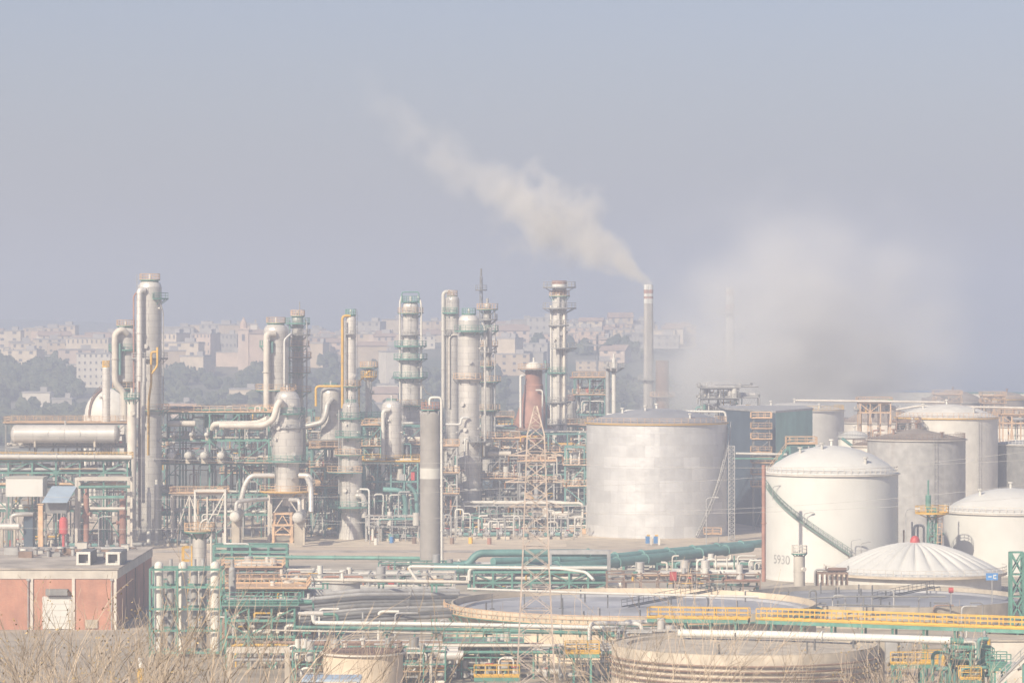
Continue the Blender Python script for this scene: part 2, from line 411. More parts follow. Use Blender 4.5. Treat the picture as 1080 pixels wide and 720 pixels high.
def town():
    rnd = random.Random(11)
    gaps = [(-12, 112, 'left of the tallest silver columns', 40), (172, 277, 'right of the tallest silver columns', 38),
            (324, 358, 'left of the slim yellow-piped column', 13), (378, 420, 'right of the slim yellow-piped column', 17),
            (446, 466, 'right of the caged silver column', 5), (524, 577, 'left of the red-topped column', 20), (603, 677, 'right of the red-topped column', 30), (692, 724, 'right of the banded chimney', 5)]
    for a, c, place, n in gaps:
        lst = []
        for i in range(n):
            row = rnd.choice((0, 0, 1, 1, 1, 2, 3))
            d = (1735, 1850, 1980, 1630)[row]+rnd.uniform(-40, 40)
            px = a+(c-a)*(i+rnd.uniform(.1, .9))/n
            lst.append((px, d, rnd.choice(['cream', 'cream', 'white', 'sand', 'rosy', 'sand', 'grey', 'pale-pink']), rnd.choice(['flat', 'flat', 'flat', 'tiled']), rnd.uniform(8, 22), rnd.choice((rnd.uniform(4, 8), rnd.uniform(7, 13))) if row else rnd.uniform(4, 10)))
        cnt = {}; tot = {}
        for q in lst: tot[q[2:4]] = tot.get(q[2:4], 0)+1
        for px, d, col, rf, w, h in sorted(lst):
            k = (col, rf); cnt[k] = cnt.get(k, 0)+1
            o_ = '' if tot[k] == 1 else ORD[cnt[k]-1]+'-from-left '
            lb = f"{o_}{col} {'flat-roofed' if rf == 'flat' else 'red-roofed'} house of the hazy far town, {place}"
            nx = rnd.choice((0, 2, 3)) if w < 14 else rnd.choice((0, 3, 4, 5))
            building('town_house', lb, 'house', P(px, 0, d)[0], d, w, rnd.uniform(8, 13), h, col, rf, (nx, 2 if h < 9 else 3), 'houses of the far town on the ridge', rz=rnd.uniform(-.35, .35))
    # larger blocks standing out of the town
    for lb, px0, px1, yt, yb, d, col, rz, wins in [
        ('white five-storey apartment block below the town, beside the tallest silver columns', 79, 118, 373, 409, 1560, 'white', .12, (6, 5)),
        ('long cream slab block on the ridge above the white apartment block', 70, 120, 357, 372, 1700, 'cream', -.1, (9, 2)),
        ('pale apartment block with a stair head, just right of the tallest silver columns', 172, 196, 352, 373, 1660, 'cream', -.45, (4, 3)),
        ('wide pink apartment block left of the town church tower', 206, 229, 352, 376, 1670, 'pale-pink', -.3, (5, 4)),
        ('grey apartment block touching the left side of the church tower', 229, 252, 353, 371, 1700, 'grey', .0, (5, 3)),
        ('large windowless cream store building behind the red brick furnace', 527, 549, 357, 388, 1600, 'cream', -.3, (0, 0)),
        ('rosy block on the ridge directly behind the red-topped column', 566, 607, 352, 372, 1720, 'rosy', .1, (6, 3)),
        ('sand coloured hall with high wall right of the slim yellow-piped column', 330, 345, 362, 378, 1650, 'sand', -.2, (0, 0)),
        ('pale gabled warehouse between the caged column and the slim column', 402, 420, 371, 385, 1560, 'white', .3, (0, 0)),
    ]:
        w = L(px1-px0, d); zt, zb = ZY(yt, d), ZY(yb, d)
        x = P((px0+px1)/2, 0, d)[0]; zg = min(zb, hz(x, d)-.5)
        building('apartment_block', lb, 'apartment block', x, d, w*.9, 13, zt-zg, col, 'flat', wins, z=zg, rz=rz)
    # long sheds on the flat
    for lb, px0, px1, y, d, col in [
        ('long low white shed among dark trees at far left', 26, 55, 404, 1450, 'white'), ('low shed right of the white shed among the trees', 57, 78, 412, 1420, 'grey'),
        ('long cream industrial shed below the church tower', 243, 274, 388, 1480, 'cream'), ('pale low shed under the pink apartment block', 180, 204, 405, 1400, 'white'),
        ('pink low shed with long roof beside the tall columns', 170, 206, 412, 1330, 'pale-pink'), ('long white shed right of the slim yellow-piped column', 398, 420, 380, 1500, 'white'),
        ('grey industrial shed left of the caged column', 392, 418, 398, 1400, 'grey'), ('cream flat shed left of the brick furnace', 523, 546, 424, 1250, 'cream'),
        ('long rosy warehouse right of the tall slim column', 388, 420, 388, 1460, 'rosy')]:
        x = P((px0+px1)/2, 0, d)[0]; zg = hz(x, d)-.5; zt = max(ZY(y, d), zg+4)
        building('warehouse', lb, 'warehouse', x, d, L(px1-px0, d), 14, min(zt-zg, 8), col, 'tiled' if col in ('rosy', 'pale-pink') else 'flat')
    # church
    x, d = P(257, 0, 1640)[0], 1640; z = hz(x, d)-.5
    t = thing('church_tower', 'pink stone church tower with a pointed spire above the town roofs', 'church tower', (x, d, z))
    zt = ZY(346, d); w = L(11, d)
    b = B(); b.box((x, d, (z+zt)/2), (w, w, zt-z)); b.box((x, d, zt-.4), (w+.8, w+.8, .6)); o = b.build('wall', 'townwall', t); o.color = (*COL['pale-pink'], 1)
    b = B(); b.lathe((x, d), [(w*.36, zt), (w*.34, zt+2.5), (w*.28, zt+2.7), (.05, ZY(334, d))], 8, False); o = b.build('spire', 'townwall', t); o.color = (*COL['rosy'], 1)
    b = B(); b.box((x, d-w/2, zt-4.5), (1.3, .3, 3.2)); b.build('window', 'window_dark', t)
    building('church', 'pink church nave with red roof at the foot of the spire', 'church', x+7.5, d+4, 9, 18, ZY(352, d)-z, 'rosy', 'tiled', z=z)
    building('water_tower', 'white square tower right of the church spire', 'tower', P(268, 0, 1660)[0], 1660, 3.4, 3.4, ZY(342, 1660)-z, 'white', 'flat', z=z)
    # water tower with rings on a mast, right of the red-topped column
    x, d = P(630, 0, 1500)[0], 1500; z = hz(x, d)
    t = thing('floodlight_mast', 'far mast with a ringed lamp platform right of the red-topped column', 'mast', (x, d, z))
    b = B(); b.tube([(x, d, z), (x, d, ZY(352, d))], .5, 8); b.build('mast', 'steelgrey', t)
    b = B(); b.ring((x, d), .6, 5.2, ZY(359, d), ZY(358, d), n=14); b.ring((x, d), .6, 6.6, ZY(364.5, d), ZY(363, d), n=14); b.ring((x, d), .6, 4.0, ZY(354.5, d), ZY(354, d), n=14); b.build('platform', 'steelgrey', t)
town()

# ---- far woods, one uncounted mass
def woods():
    rnd = random.Random(5); b = B()
    zones = [(-20, 78, 1480, 1640, 150), (-20, 150, 1150, 1420, 240), (150, 300, 1220, 1600, 170), (300, 470, 1220, 1600, 190), (495, 530, 1300, 1600, 90), (500, 560, 1150, 1400, 90), (590, 760, 1150, 1560, 170), (560, 700, 1620, 1700, 14), (110, 560, 1540, 1640, 14)]
    for a, c, d0, d1, n in zones:
        for _ in range(n):
            d = rnd.uniform(d0, d1); x = (rnd.uniform(a, c)-CX)/F*d; z = hz(x, d); r = rnd.uniform(2.2, 5.2)
            for k in range(rnd.randint(4, 6)):
                cx_, cy_, cz_ = x+rnd.uniform(-.7, .7)*r, d+rnd.uniform(-.7, .7)*r, z+r*rnd.uniform(.5, 1.25)
                q = r*rnd.uniform(.4, .7); vs = []
                for j in range(5):
                    for i in range(7):
                        p1 = PI*(j+.5)/5; p2 = 2*PI*i/7+j
                        s = q*rnd.uniform(.62, 1.3); vs.append((cx_+s*math.sin(p1)*math.cos(p2), cy_+s*math.sin(p1)*math.sin(p2), cz_+s*math.cos(p1)))
                fs = [(j*7+i, j*7+(i+1) % 7, j*7+7+(i+1) % 7, j*7+7+i) for j in range(4) for i in range(7)]
                fs += [tuple(range(6, -1, -1)), tuple(range(28, 35))]
                b.add(vs, fs)
    o = b.build('woods', 'foliage'); o['kind'] = 'stuff'
woods()
# ---------------------------------------------------------------- process columns
def arc_pts(c, r, z, a0, a1, n=10): return [V((c[0]+r*math.cos(a0+(a1-a0)*i/n), c[1]+r*math.sin(a0+(a1-a0)*i/n), z)) for i in range(n+1)]
def rad(c): return math.radians(c)
def platform(t, c, r, z, ext=1.2, a0=150, a1=390, mat='green', rmat='orange', label=None):
    # a ring deck round a vessel, its railing a sub-part; angles: 270 faces the camera
    b = B(); b.ring(c, r+.03, r+ext, z-.16, z, rad(a0), rad(a1), max(8, int((a1-a0)/14)))
    k = max(3, int((a1-a0)/45))
    for i in range(k):
        a = rad(a0+(a1-a0)*(i+.5)/k); u = V((math.cos(a), math.sin(a), 0)); q = V((c[0], c[1], 0))
        b.bar(q+u*(r+.02)+V((0, 0, z-1.0)), q+u*(r+ext*.85)+V((0, 0, z-.17)), .12)
    p = b.build('platform', mat, t)
    b = B(); pts = arc_pts(c, r+ext-.06, z, rad(a0), rad(a1), max(6, int((a1-a0)/20)))
    if a1-a0 < 355: pts = [V((c[0]+(r+.1)*math.cos(rad(a0)), c[1]+(r+.1)*math.sin(rad(a0)), z))]+pts+[V((c[0]+(r+.1)*math.cos(rad(a1)), c[1]+(r+.1)*math.sin(rad(a1)), z))]
    b.rail(pts, step=1.3, t=.08); b.build('railing', rmat, p)
    return p
def column(label, cx, d, prof, mat='silver', dome=.35, plats=(), pipes=(), ladder=None, name='process_column', cat='column', group=None, base=True, skirt=None, n=28, headmat=None, nozzles=4):
    """prof: [(py, width px)] from top to bottom; last py None = the ground.
    plats: (py, ext m, a0, a1, deck mat, rail mat); pipes: (pts as (dx px, py, dy m), r px, mat)"""
    bz = 0.0 if prof[-1][0] is None else ZY(prof[-1][0], d)
    c = P(cx, HY, d); c = V((c.x, d, 0)); t = thing(name, label, cat, (c.x, d, bz), group)
    pr = [(L(w, d)/2, bz if py is None else ZY(py, d)) for py, w in prof]
    b = B(); b.lathe(c, [(r, z) for r, z in reversed(pr)], n)
    zt, rt = pr[0][1], pr[0][0]
    # insulation bands
    for (r0, z0), (r1, z1) in zip(pr, pr[1:]):
        if abs(r0-r1) < .05 and z0-z1 > 4:
            k = int((z0-z1)/3.2)
            for i in range(1, k+1): z = z1+(z0-z1)*i/(k+1); b.ring(c, r0-.02, r0+.05, z-.07, z+.07, n=n)
    b.build('shell', mat, t)
    rnd = random.Random(int(cx*7+d))
    if dome: 
        b = B(); b.dome(c, rt, zt, rt*2*dome, n); b.tube([(c.x, c.y, zt+rt*2*dome-.1), (c.x, c.y, zt+rt*2*dome+.9)], .25, 8); b.build('head', headmat or mat, t)
    for i in range(nozzles):
        z = bz+(zt-bz)*rnd.uniform(.25, .95); r = next((r for r, zz in pr if zz <= z), pr[-1][0])
        r = max(r0 for r0, _ in pr) if r is None else r
        a = rad(rnd.uniform(195, 345)); u = V((math.cos(a), math.sin(a), 0)); q = V((c.x, c.y, z))
        w = rnd.uniform(.12, .3); b = B(); b.tube([q+u*(r-.15), q+u*(r+.45)], w, 10); b.tube([q+u*(r+.38), q+u*(r+.5)], w*1.5, 10); b.build('nozzle', mat, t)
    def rad_at(z):
        for (ra, za), (rb, zb) in zip(pr, pr[1:]):
            if za >= z >= zb: return ra+(rb-ra)*((za-z)/max(1e-6, za-zb))
        return rt*.2 if z > zt else pr[-1][0]
    zs = []
    for p in plats:
        py, ext, a0, a1 = p[:4]; dm, rm = (p[4:6] if len(p) > 5 else ('green', 'orange'))
        z = ZY(py, d); zs.append(z); platform(t, c, rad_at(z), z, ext, a0, a1, dm, rm)
    if ladder is not None:
        a = rad(ladder); u = V((math.cos(a), math.sin(a), 0)); stops = sorted(zs+[bz+.2])
        for z0, z1 in zip(stops, stops[1:]):
            if z1-z0 < 2: continue
            r = max(rad_at(z0+.5), rad_at(z1-.3))+.35
            q = V((c.x, c.y, 0)); b = B(); b.ladder(q+u*r+V((0, 0, z0)), q+u*r+V((0, 0, z1+1)), .55, u); b.build('ladder', 'grey', t)
    for pts, r, pm in pipes:
        q = [V((P(cx+dx, py, d).x, d+dy, ZY(py, d))) for dx, py, dy in pts]
        pipe(None, q, L(r, d), pm, parent=t)
    return t
GO = ('green', 'orange'); GR = ('steelgrey', 'grey'); GG = ('green', 'green')
gc = 'tall silver process columns'
column('tallest silver column of the left-hand twin, with a green-railed top', 158, 642, [(303, 25), (None, 25)], plats=[(295, 1.5, 0, 360, 'green', 'orange'), (315, 1.3, -70, 60, 'green', 'green'), (378, 1.2, 180, 400, 'steelgrey', 'grey'), (432, 1.4, 150, 400, *GO)],
       pipes=[([(-4, 306, -2.4), (-9, 306, -3.0), (-9, 440, -3.0)], 3.2, 'silver'), ([(-6, 300, -1), (-17, 312, 0), (-17, 420, 0)], .8, 'rustred'), ([(12, 318, -2), (15, 330, -1.5), (15, 450, -1.5)], .7, 'grey')], ladder=210, nozzles=7)
column('shorter silver column of the left-hand twin, with a pipe arching from its head', 132.5, 657, [(352, 26), (402, 26), (406, 13), (None, 13)], dome=.32, plats=[(343.5, 1.3, 0, 360, 'green', 'orange'), (369, .9, 150, 400, 'green', 'green'), (409, 1.4, 180, 380, *GO)],
       pipes=[([(3, 352, -2.2), (-2, 347, -3), (-9, 352, -3.3), (-9, 404, -3.3), (1, 414, -3.3), (1, 440, -3)], 3.6, 'cream'), ([(-4, 362, -3.2), (-4, 395, -3.2)], 1.6, 'teal')], ladder=330)
column('slim silver column in front of the white sphere, left of the twin', 112, 640, [(388, 8.5), (None, 8.5)], plats=[(386.5, .6, 0, 360, 'yellow', 'yellow')], ladder=300, nozzles=3)
column('round-headed silver column with a thick pink side pipe', 291, 665, [(349, 26), (None, 26)], plats=[(340.5, 1.4, 0, 360, 'green', 'orange'), (365, .8, 150, 250, *GG), (411, 1.6, 170, 400, *GO)],
       pipes=[([(0, 352, -2.6), (-8.5, 352, -3.4), (-8.5, 432, -3.4)], 3.6, 'cream'), ([(16, 352, -1.5), (10, 358, -2.9), (10, 420, -2.9)], 1.1, 'white'), ([(-3, 360, -2.9), (-3, 372, -2.9)], 1.6, 'teal')], ladder=330, nozzles=6)
column('slender column caged in platforms behind the round-headed column', 314, 672, [(336, 12), (430, 12), (432, 17), (None, 17)], mat='silver_dark', plats=[(333, 1.2, 0, 360, *GO), (341, 1.3, 150, 390, *GG), (353, 1.4, 150, 400, 'steelgrey', 'grey'), (365, 1.2, 200, 420, *GO), (377, 1.6, 200, 400, 'steelgrey', 'orange'), (393, 1.4, 150, 360, *GO), (413, 1.6, 150, 400, *GO)],
       pipes=[([(7, 335, -1.5), (10, 340, -1.5), (10, 440, -1.5)], .8, 'grey'), ([(-8, 338, -1.2), (-8, 430, -1.2)], .7, 'green'), ([(2, 318, 0), (2, 333, 0)], .5, 'grey')], ladder=280)
column('slim yellow-piped silver column standing alone against the town', 370, 668, [(335, 11), (None, 11)], plats=[(332, .9, 0, 360, *GG), (352, .8, 170, 300, 'steelgrey', 'grey'), (407, 1.0, 160, 400, *GO)],
       pipes=[([(0, 333, -.9), (-8.5, 333, -1.2), (-8.5, 430, -1.2)], 1.5, 'yellow'), ([(-5.5, 338, -1.4), (-5.5, 440, -1.4)], 1.0, 'grey')], ladder=330)
column('thin column with a yellow braced platform right of the yellow-piped column', 389, 690, [(388, 7), (None, 7)], mat='offwhite', plats=[(387, 1.7, 0, 360, *GO), (397, 1.0, 180, 400, 'yellow', 'yellow'), (440, 1.8, 170, 390, *GG)], ladder=250, pipes=[([(2, 390, -1), (-10, 402, -1.4), (-10, 440, -1.4)], 1.0, 'yellow')], nozzles=2)
column('stout drum column with bent vapour pipe, left of the ringed column', 349, 672, [(414, 22), (None, 22)], plats=[(410, 1.0, 0, 360, *GG), (463, 2.4, 160, 390, 'steelgrey', 'grey')],
       pipes=[([(2, 420, -2.2), (-3, 426, -3.4), (-4, 436, -3.8), (-8, 445, -3.6), (-26, 449, -3.0)], 3.2, 'silver_dark'), ([(12, 407, -2.5), (-15, 407, -2.8), (-15, 428, -2.8)], 1.3, 'yellow')], ladder=350)
column('ringed silver column on a flared pale skirt beside the fat reactor', 370, 646, [(429, 18), (441, 18), (442, 21), (478, 21), (479, 23), (534, 23), (538, 19), (None, 27)], plats=[(427.5, .7, 0, 360, *GG), (441, .9, 150, 400, *GG), (460, 2.4, 230, 400, *GG), (479, 1.0, 150, 330, 'green', 'orange'), (497, 2.6, 120, 300, 'teal', 'orange'), (534, 2.2, 150, 390, *GG)],
       pipes=[([(6, 522, -2.1), (13, 522, -2.2), (15, 528, -2.2), (15, 545, -2.2)], 3.2, 'silver'), ([(10, 515, -2), (20, 515, -2.6), (20, 562, -2.6)], 1.1, 'white'), ([(-12, 432, -1.5), (-12, 520, -1.5)], .9, 'grey')], ladder=255, nozzles=8)
column('grey drum column with a pale side riser on the yellow-railed deck', 413, 655, [(429, 21), (482, 21)], mat='silver', plats=[(426.5, .6, 0, 360, *GG), (446, .8, 200, 250, 'steelgrey', 'grey')],
       pipes=[([(-2, 432, -2.2), (-8.5, 433, -2.8), (-8.5, 502, -2.8)], 2.2, 'offwhite')], ladder=340, nozzles=4)
column('caged silver column with five platforms against the pale town', 433, 704, [(323, 17), (378, 17), (379, 20), (None, 20)], plats=[(318, 1.5, 0, 360, *GG), (330, 1.0, 170, 400, *GO), (353, .8, 150, 330, 'steelgrey', 'grey'), (365, 1.7, 180, 400, *GG), (378.5, 1.7, 180, 400, *GG), (398, 1.6, 170, 400, *GG), (427, 1.4, 150, 380, *GO)],
       pipes=[([(-9, 312, 0), (-11, 318, -1.2), (-11, 440, -1.2)], 1.1, 'offwhite'), ([(8, 312, 0), (11.5, 320, -1.2), (11.5, 420, -1.2)], 1.1, 'offwhite'), ([(-9, 320, -1), (-9, 308, -1), (9, 308, -1), (9, 320, -1)], .6, 'green'), ([(12, 405, -2), (18, 415, -2), (22, 415, -2), (24, 422, -2)], 1.0, 'steelgrey')], ladder=260, nozzles=6)
column('silver column with a swan-neck pipe curling over its top', 477, 695, [(316, 15), (None, 15)], plats=[(312, .8, 0, 360, *GO), (330, .8, 190, 300, *GG), (353, .7, 150, 260, 'steelgrey', 'grey')],
       pipes=[([(0, 314, 0), (0, 307.5, 0), (-9.5, 307.5, -.5), (-9.5, 430, -1.5)], 2.0, 'offwhite'), ([(6, 353, -1.5), (0, 353, -1.7), (-3, 356, -1.7), (-3, 430, -1.7)], 1.0, 'cream')], ladder=240)
column('broad bright column in front of the swan-neck column', 494.5, 668, [(338, 22), (352, 22), (353, 24), (402, 24), (403, 22), (480, 22), (482, 25), (None, 25)], plats=[(331, 1.0, 0, 360, *GG), (349, 1.6, 220, 420, *GG), (399.5, .9, 150, 400, 'steelgrey', 'orange'), (465, 2.6, 270, 400, 'steelgrey', 'grey')],
       pipes=[([(14, 340, -1), (17, 346, -1), (17, 470, -1)], 1.4, 'silver_dark'), ([(0, 440, -2.5), (-8, 440, -3.2), (-8, 447, -3.2), (-24, 447, -3.2)], 1.3, 'white'), ([(0, 462, -2.6), (-4, 462, -3), (-4, 500, -3)], .9, 'white'), ([(22, 345, 1), (22, 372, 1)], 2.6, 'silver_dark')], ladder=320, nozzles=8)
column('dark-ringed slim column directly right of the broad bright column', 514, 690, [(322, 8), (400, 8), (402, 13), (None, 13)], mat='silver_dark', plats=[(326, 1.4, 0, 360, *GO), (337, 1.3, 170, 420, 'steelgrey', 'grey'), (349, 1.5, 150, 400, *GG), (365, 1.4, 200, 420, 'steelgrey', 'orange'), (371, 1.2, 170, 380, 'steelgrey', 'grey'), (386, 1.0, 200, 420, *GO), (402, 1.5, 200, 420, *GO), (432, 1.4, 190, 420, *GO)], ladder=290, pipes=[([(6, 325, -1), (8, 330, -1), (8, 460, -1)], .8, 'grey')])
column('tall red-topped column ringed by platforms left of the aluminium tank', 590, 700, [(303, 15), (None, 15)], dome=0, plats=[(303, 1.9, 0, 360, 'steelgrey', 'grey'), (312, .7, 150, 390, *GO), (325, 2.0, 150, 400, 'steelgrey', 'grey'), (343, .8, 150, 330, 'steelgrey', 'grey'), (367, 2.2, 240, 420, 'steelgrey', 'grey'), (393, 1.0, 150, 300, *GG), (424, 1.0, 150, 390, 'steelgrey', 'grey'), (447, 1.0, 150, 300, 'steelgrey', 'grey')],
       pipes=[([(-9, 322, -.5), (-9, 450, -.5)], .9, 'offwhite'), ([(5, 330, -1.6), (5, 480, -1.6)], 1.6, 'cream'), ([(-1, 310, -1.7), (-1, 540, -1.7)], 2.0, 'silver')], ladder=320, nozzles=7)
d = 700.0
t = [o for o in C.objects if o.get('label', '').startswith('tall red-topped')][0]
c = V((P(590, 0, d).x, d, 0))
for py0, py1, m_ in ((296, 299.5, 'rustred'), (299.5, 303, 'white'), (306.5, 310, 'rustred')):
    b = B(); b.lathe(c, [(L(15.6, d)/2, ZY(py1, d)), (L(15.6, d)/2, ZY(py0, d))], 28, capt=True); b.build('colour_band', m_, t)
# the fat reactor on its table, with two big transfer pipes
column('fat-bellied silver reactor standing on a yellow-edged steel table', 303, 639, [(418, 24), (420, 27), (433, 29), (447, 30), (453, 33), (472, 33), (486, 31), (488, 25), (518, 25), (520, 11), (533, 11)], dome=.3, name='reactor', cat='reactor',
       plats=[(415, .9, 150, 400, *GO), (436, .8, 250, 400, *GG), (450.5, .6, 150, 400, 'steelgrey', 'grey'), (486, .9, 150, 400, *GG), (517.5, 3.0, 120, 420, 'yellow', 'orange')],
       pipes=[([(-3, 428, -2.6), (-6, 422, -3.6), (-9, 426, -4), (-13, 442, -4), (-24, 448, -3.4), (-70, 448, -3.0)], 3.4, 'cream'), ([(-13, 501, -1), (-38, 501, -1.6), (-44, 510, -1.6), (-50, 535, -1.8)], 2.7, 'silver'), ([(13, 501, -1), (25, 501, -1.6), (25, 513, -1.6), (22, 528, -1.6)], 3.0, 'silver')], ladder=215, nozzles=8)
def table(label, x0, x1, py, d, mat, dp=5.0, name='steel_table'):
    z = ZY(py, d); a, c = P(x0, py, d), P(x1, py, d); t = thing(name, label, 'steel table', ((a.x+c.x)/2, d, 0))
    b = B(); b.box(((a.x+c.x)/2, d, z-.2), (c.x-a.x, dp, .3)); b.build('top', mat, t)
    for x in (a.x+.3, c.x-.3):
        for y in (d-dp/2+.3, d+dp/2-.3): b = B(); b.bar((x, y, 0), (x, y, z-.35), .45); b.build('leg', mat, t)
    b = B(); b.bar((a.x+.3, d-dp/2+.3, z*.45), (c.x-.3, d-dp/2+.3, z*.45), .3); b.bar((a.x+.3, d-dp/2+.3, z*.45), ((a.x+c.x)/2, d-dp/2+.3, z-.4), .2); b.bar((c.x-.3, d-dp/2+.3, z*.45), ((a.x+c.x)/2, d-dp/2+.3, z-.4), .2); b.build('brace', mat, t)
table('yellow-edged steel table carrying the fat reactor', 283, 322, 518.6, 639, 'cream', 6.5)
table('lower orange service table under the reactor neck', 288, 309, 540, 636, 'orange', 3.5)
table('second orange service table below the reactor neck', 287, 310, 552, 635, 'orange', 3.0)

# flue pipe, thin standpipes and yellow riser in front of the twin columns
d = 632.0
column('square-shouldered pale standpipe in front of the shorter twin column', 139, 632, [(416, 10), (None, 9)], mat='cream', dome=.2, name='standpipe', cat='standpipe', plats=[(420, .6, 180, 360, *GG)], nozzles=2)
pipe('thin brown vertical pipe just right of the pale standpipe', [P(147, 402, 634), P(147, 556, 634)], L(1.1, d), 'brown')
pipe('silver vertical pipe between the brown pipe and the yellow riser', [P(152, 378, 636), P(152, 402, 636), P(151, 410, 636), P(151, 530, 636)], L(2.0, d), 'silver_dark')
pipe('yellow riser pipe with a fork climbing beside the twin columns', [P(156.5, 480, 638), P(157, 420, 638), P(159.5, 405, 638), P(159.5, 371, 638), P(166, 371, 638)], L(1.3, d), 'yellow')
pipe('yellow branch pipe joining the forked riser', [P(160, 394, 637.5), P(166, 386, 637.5), P(166, 366, 637.5)], L(1.1, d), 'yellow')

# front grey stack
st = column('fat weathered grey stack with a pale band, nearest of all stacks', 454.5, 552, [(434, 19), (436, 23), (None, 23)], mat='stackgrey', dome=0, name='stack', cat='stack', plats=[(431.5, 1.3, 0, 360, 'green', 'rustred')], ladder=20, nozzles=0)
c = V((P(454.5, 0, 552).x, 552, 0))
b = B(); b.lathe(c, [(L(23.4, 552)/2, ZY(504.5, 552)), (L(23.4, 552)/2, ZY(492, 552))], 28); b.build('pale_band', 'offwhite', st)
b = B(); b.lathe(c, [(L(16, 552)/2, ZY(434, 552)), (L(16, 552)/2, ZY(430.5, 552))], 24, capt=True); b.build('mouth', 'grey_dark', st)
for a in range(6):
    q = rad(a*60+15); u = V((math.cos(q), math.sin(q), 0))*L(9, 552); b = B(); b.bar(c+u+V((0, 0, ZY(446, 552))), c+u*1.25+V((0, 0, ZY(433, 552))), .3); b.build('rib', 'grey', st)
pipe('tall thin white pipe hooked over beside the grey stack', [P(453, 427, 549), P(453, 419, 549), P(465.5, 419, 549), P(466, 606, 549)], L(1.3, 550), 'offwhite')

# brick-red furnace
t = column('red brick furnace stack flaring to a wide base', 563, 730, [(388, 18), (405, 18), (406, 20), (412, 20), (446, 42), (None, 46)], mat='rustred', dome=.38, headmat='offwhite', name='furnace', cat='furnace', n=20, plats=[(389, 1.6, 0, 360, 'steelgrey', 'orange')], ladder=330, nozzles=3,
       pipes=[([(-11, 396, -2), (-14, 396, -2), (-14, 450, -5)], 1.3, 'offwhite'), ([(2, 411, -2.6), (9, 411, -3), (9, 452, -5)], 1.0, 'offwhite'), ([(12, 380, -1), (13, 390, -1.5), (13, 452, -5.2)], .9, 'teal')])
# twin steel pipes and chimneys
for cx, lb in ((641, 'left of the two slim grey pipe stacks behind the aluminium tank'), (647.5, 'right of the two slim grey pipe stacks behind the aluminium tank')):
    column(lb, cx, 740, [(387 if cx < 645 else 378, 4.6), (None, 4.6)], mat='offwhite' if cx > 645 else 'grey', dome=.2, name='pipe_stack', cat='stack', plats=[(388, 1.8, 200, 420, 'steelgrey', 'grey')] if cx > 645 else [], nozzles=0, n=14)
def chimney(label, cx, d, top, w0, w1, bands, name='chimney'):
    c = V((P(cx, 0, d).x, d, 0)); t = thing(name, label, 'chimney', (c.x, d, 0))
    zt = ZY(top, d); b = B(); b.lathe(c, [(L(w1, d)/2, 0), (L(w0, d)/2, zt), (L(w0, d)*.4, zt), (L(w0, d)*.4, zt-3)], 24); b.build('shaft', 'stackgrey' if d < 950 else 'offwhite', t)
    for py0, py1, m_ in bands:
        z0, z1 = ZY(py1, d), ZY(py0, d); r = lambda z: (L(w1, d)+(L(w0, d)-L(w1, d))*z/zt)/2+.04
        b = B(); b.lathe(c, [(r(z0), z0), (r(z1), z1)], 24); b.build('band', m_, t)
    b = B(); b.ladder(V((c.x-.4, c.y-L(w1, d)/2-.4, 2)), V((c.x-.4, c.y-L(w0, d)/2-.3, zt)), .5); b.build('ladder', 'grey', t)
    zp = ZY(400 if d < 950 else 330, d); platform(t, c, L((w0+w1)/2, d)/2, zp, 1.5, 0, 360, 'steelgrey', 'grey')
    return t
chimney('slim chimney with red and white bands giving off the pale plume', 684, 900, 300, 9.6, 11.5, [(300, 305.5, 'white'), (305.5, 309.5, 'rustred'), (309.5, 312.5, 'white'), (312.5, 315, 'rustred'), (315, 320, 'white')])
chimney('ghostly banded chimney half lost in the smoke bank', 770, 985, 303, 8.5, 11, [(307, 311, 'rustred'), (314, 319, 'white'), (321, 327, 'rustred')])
column('squat brown stack right beside the banded chimney', 698.5, 885, [(380, 14), (None, 14)], mat='brown', dome=0, name='brown_stack', cat='stack', nozzles=0, ladder=300, plats=[(418, 1.5, 150, 390, 'steelgrey', 'orange')])
t = thing('lattice_mast', 'thin lattice mast rising behind the swan-neck column', 'mast', G(507.5, 700))
d = 700; b = B(); z0, z1 = 0, ZY(291, d); x = P(507.5, 0, d).x
for a in range(3):
    q = rad(a*120+30); b.bar((x+.9*math.cos(q), d+.9*math.sin(q), z0), (x+.25*math.cos(q), d+.25*math.sin(q), z1), .13)
k = 26
for i in range(k):
    for a in range(3):
        f0, f1 = i/k, (i+1)/k; r0, r1 = .9-.65*f0, .9-.65*f1; q0, q1 = rad(a*120+30), rad(a*120+150)
        b.bar((x+r0*math.cos(q0), d+r0*math.sin(q0), z0+(z1-z0)*f0), (x+r1*math.cos(q1), d+r1*math.sin(q1), z0+(z1-z0)*f1), .08)
b.build('lattice', 'steelgrey', t)
b = B(); b.ring((x, d), .3, 1.2, ZY(306, d)-.1, ZY(306, d), n=10); b.rail(arc_pts((x, d), 1.15, ZY(306, d), 0, 2*PI, 8), 1.0); b.build('platform', 'steelgrey', t)
b = B(); b.tube([(x, d, z1), (x, d, z1+1.5)], .18, 6); b.build('aerial', 'steelgrey', t)

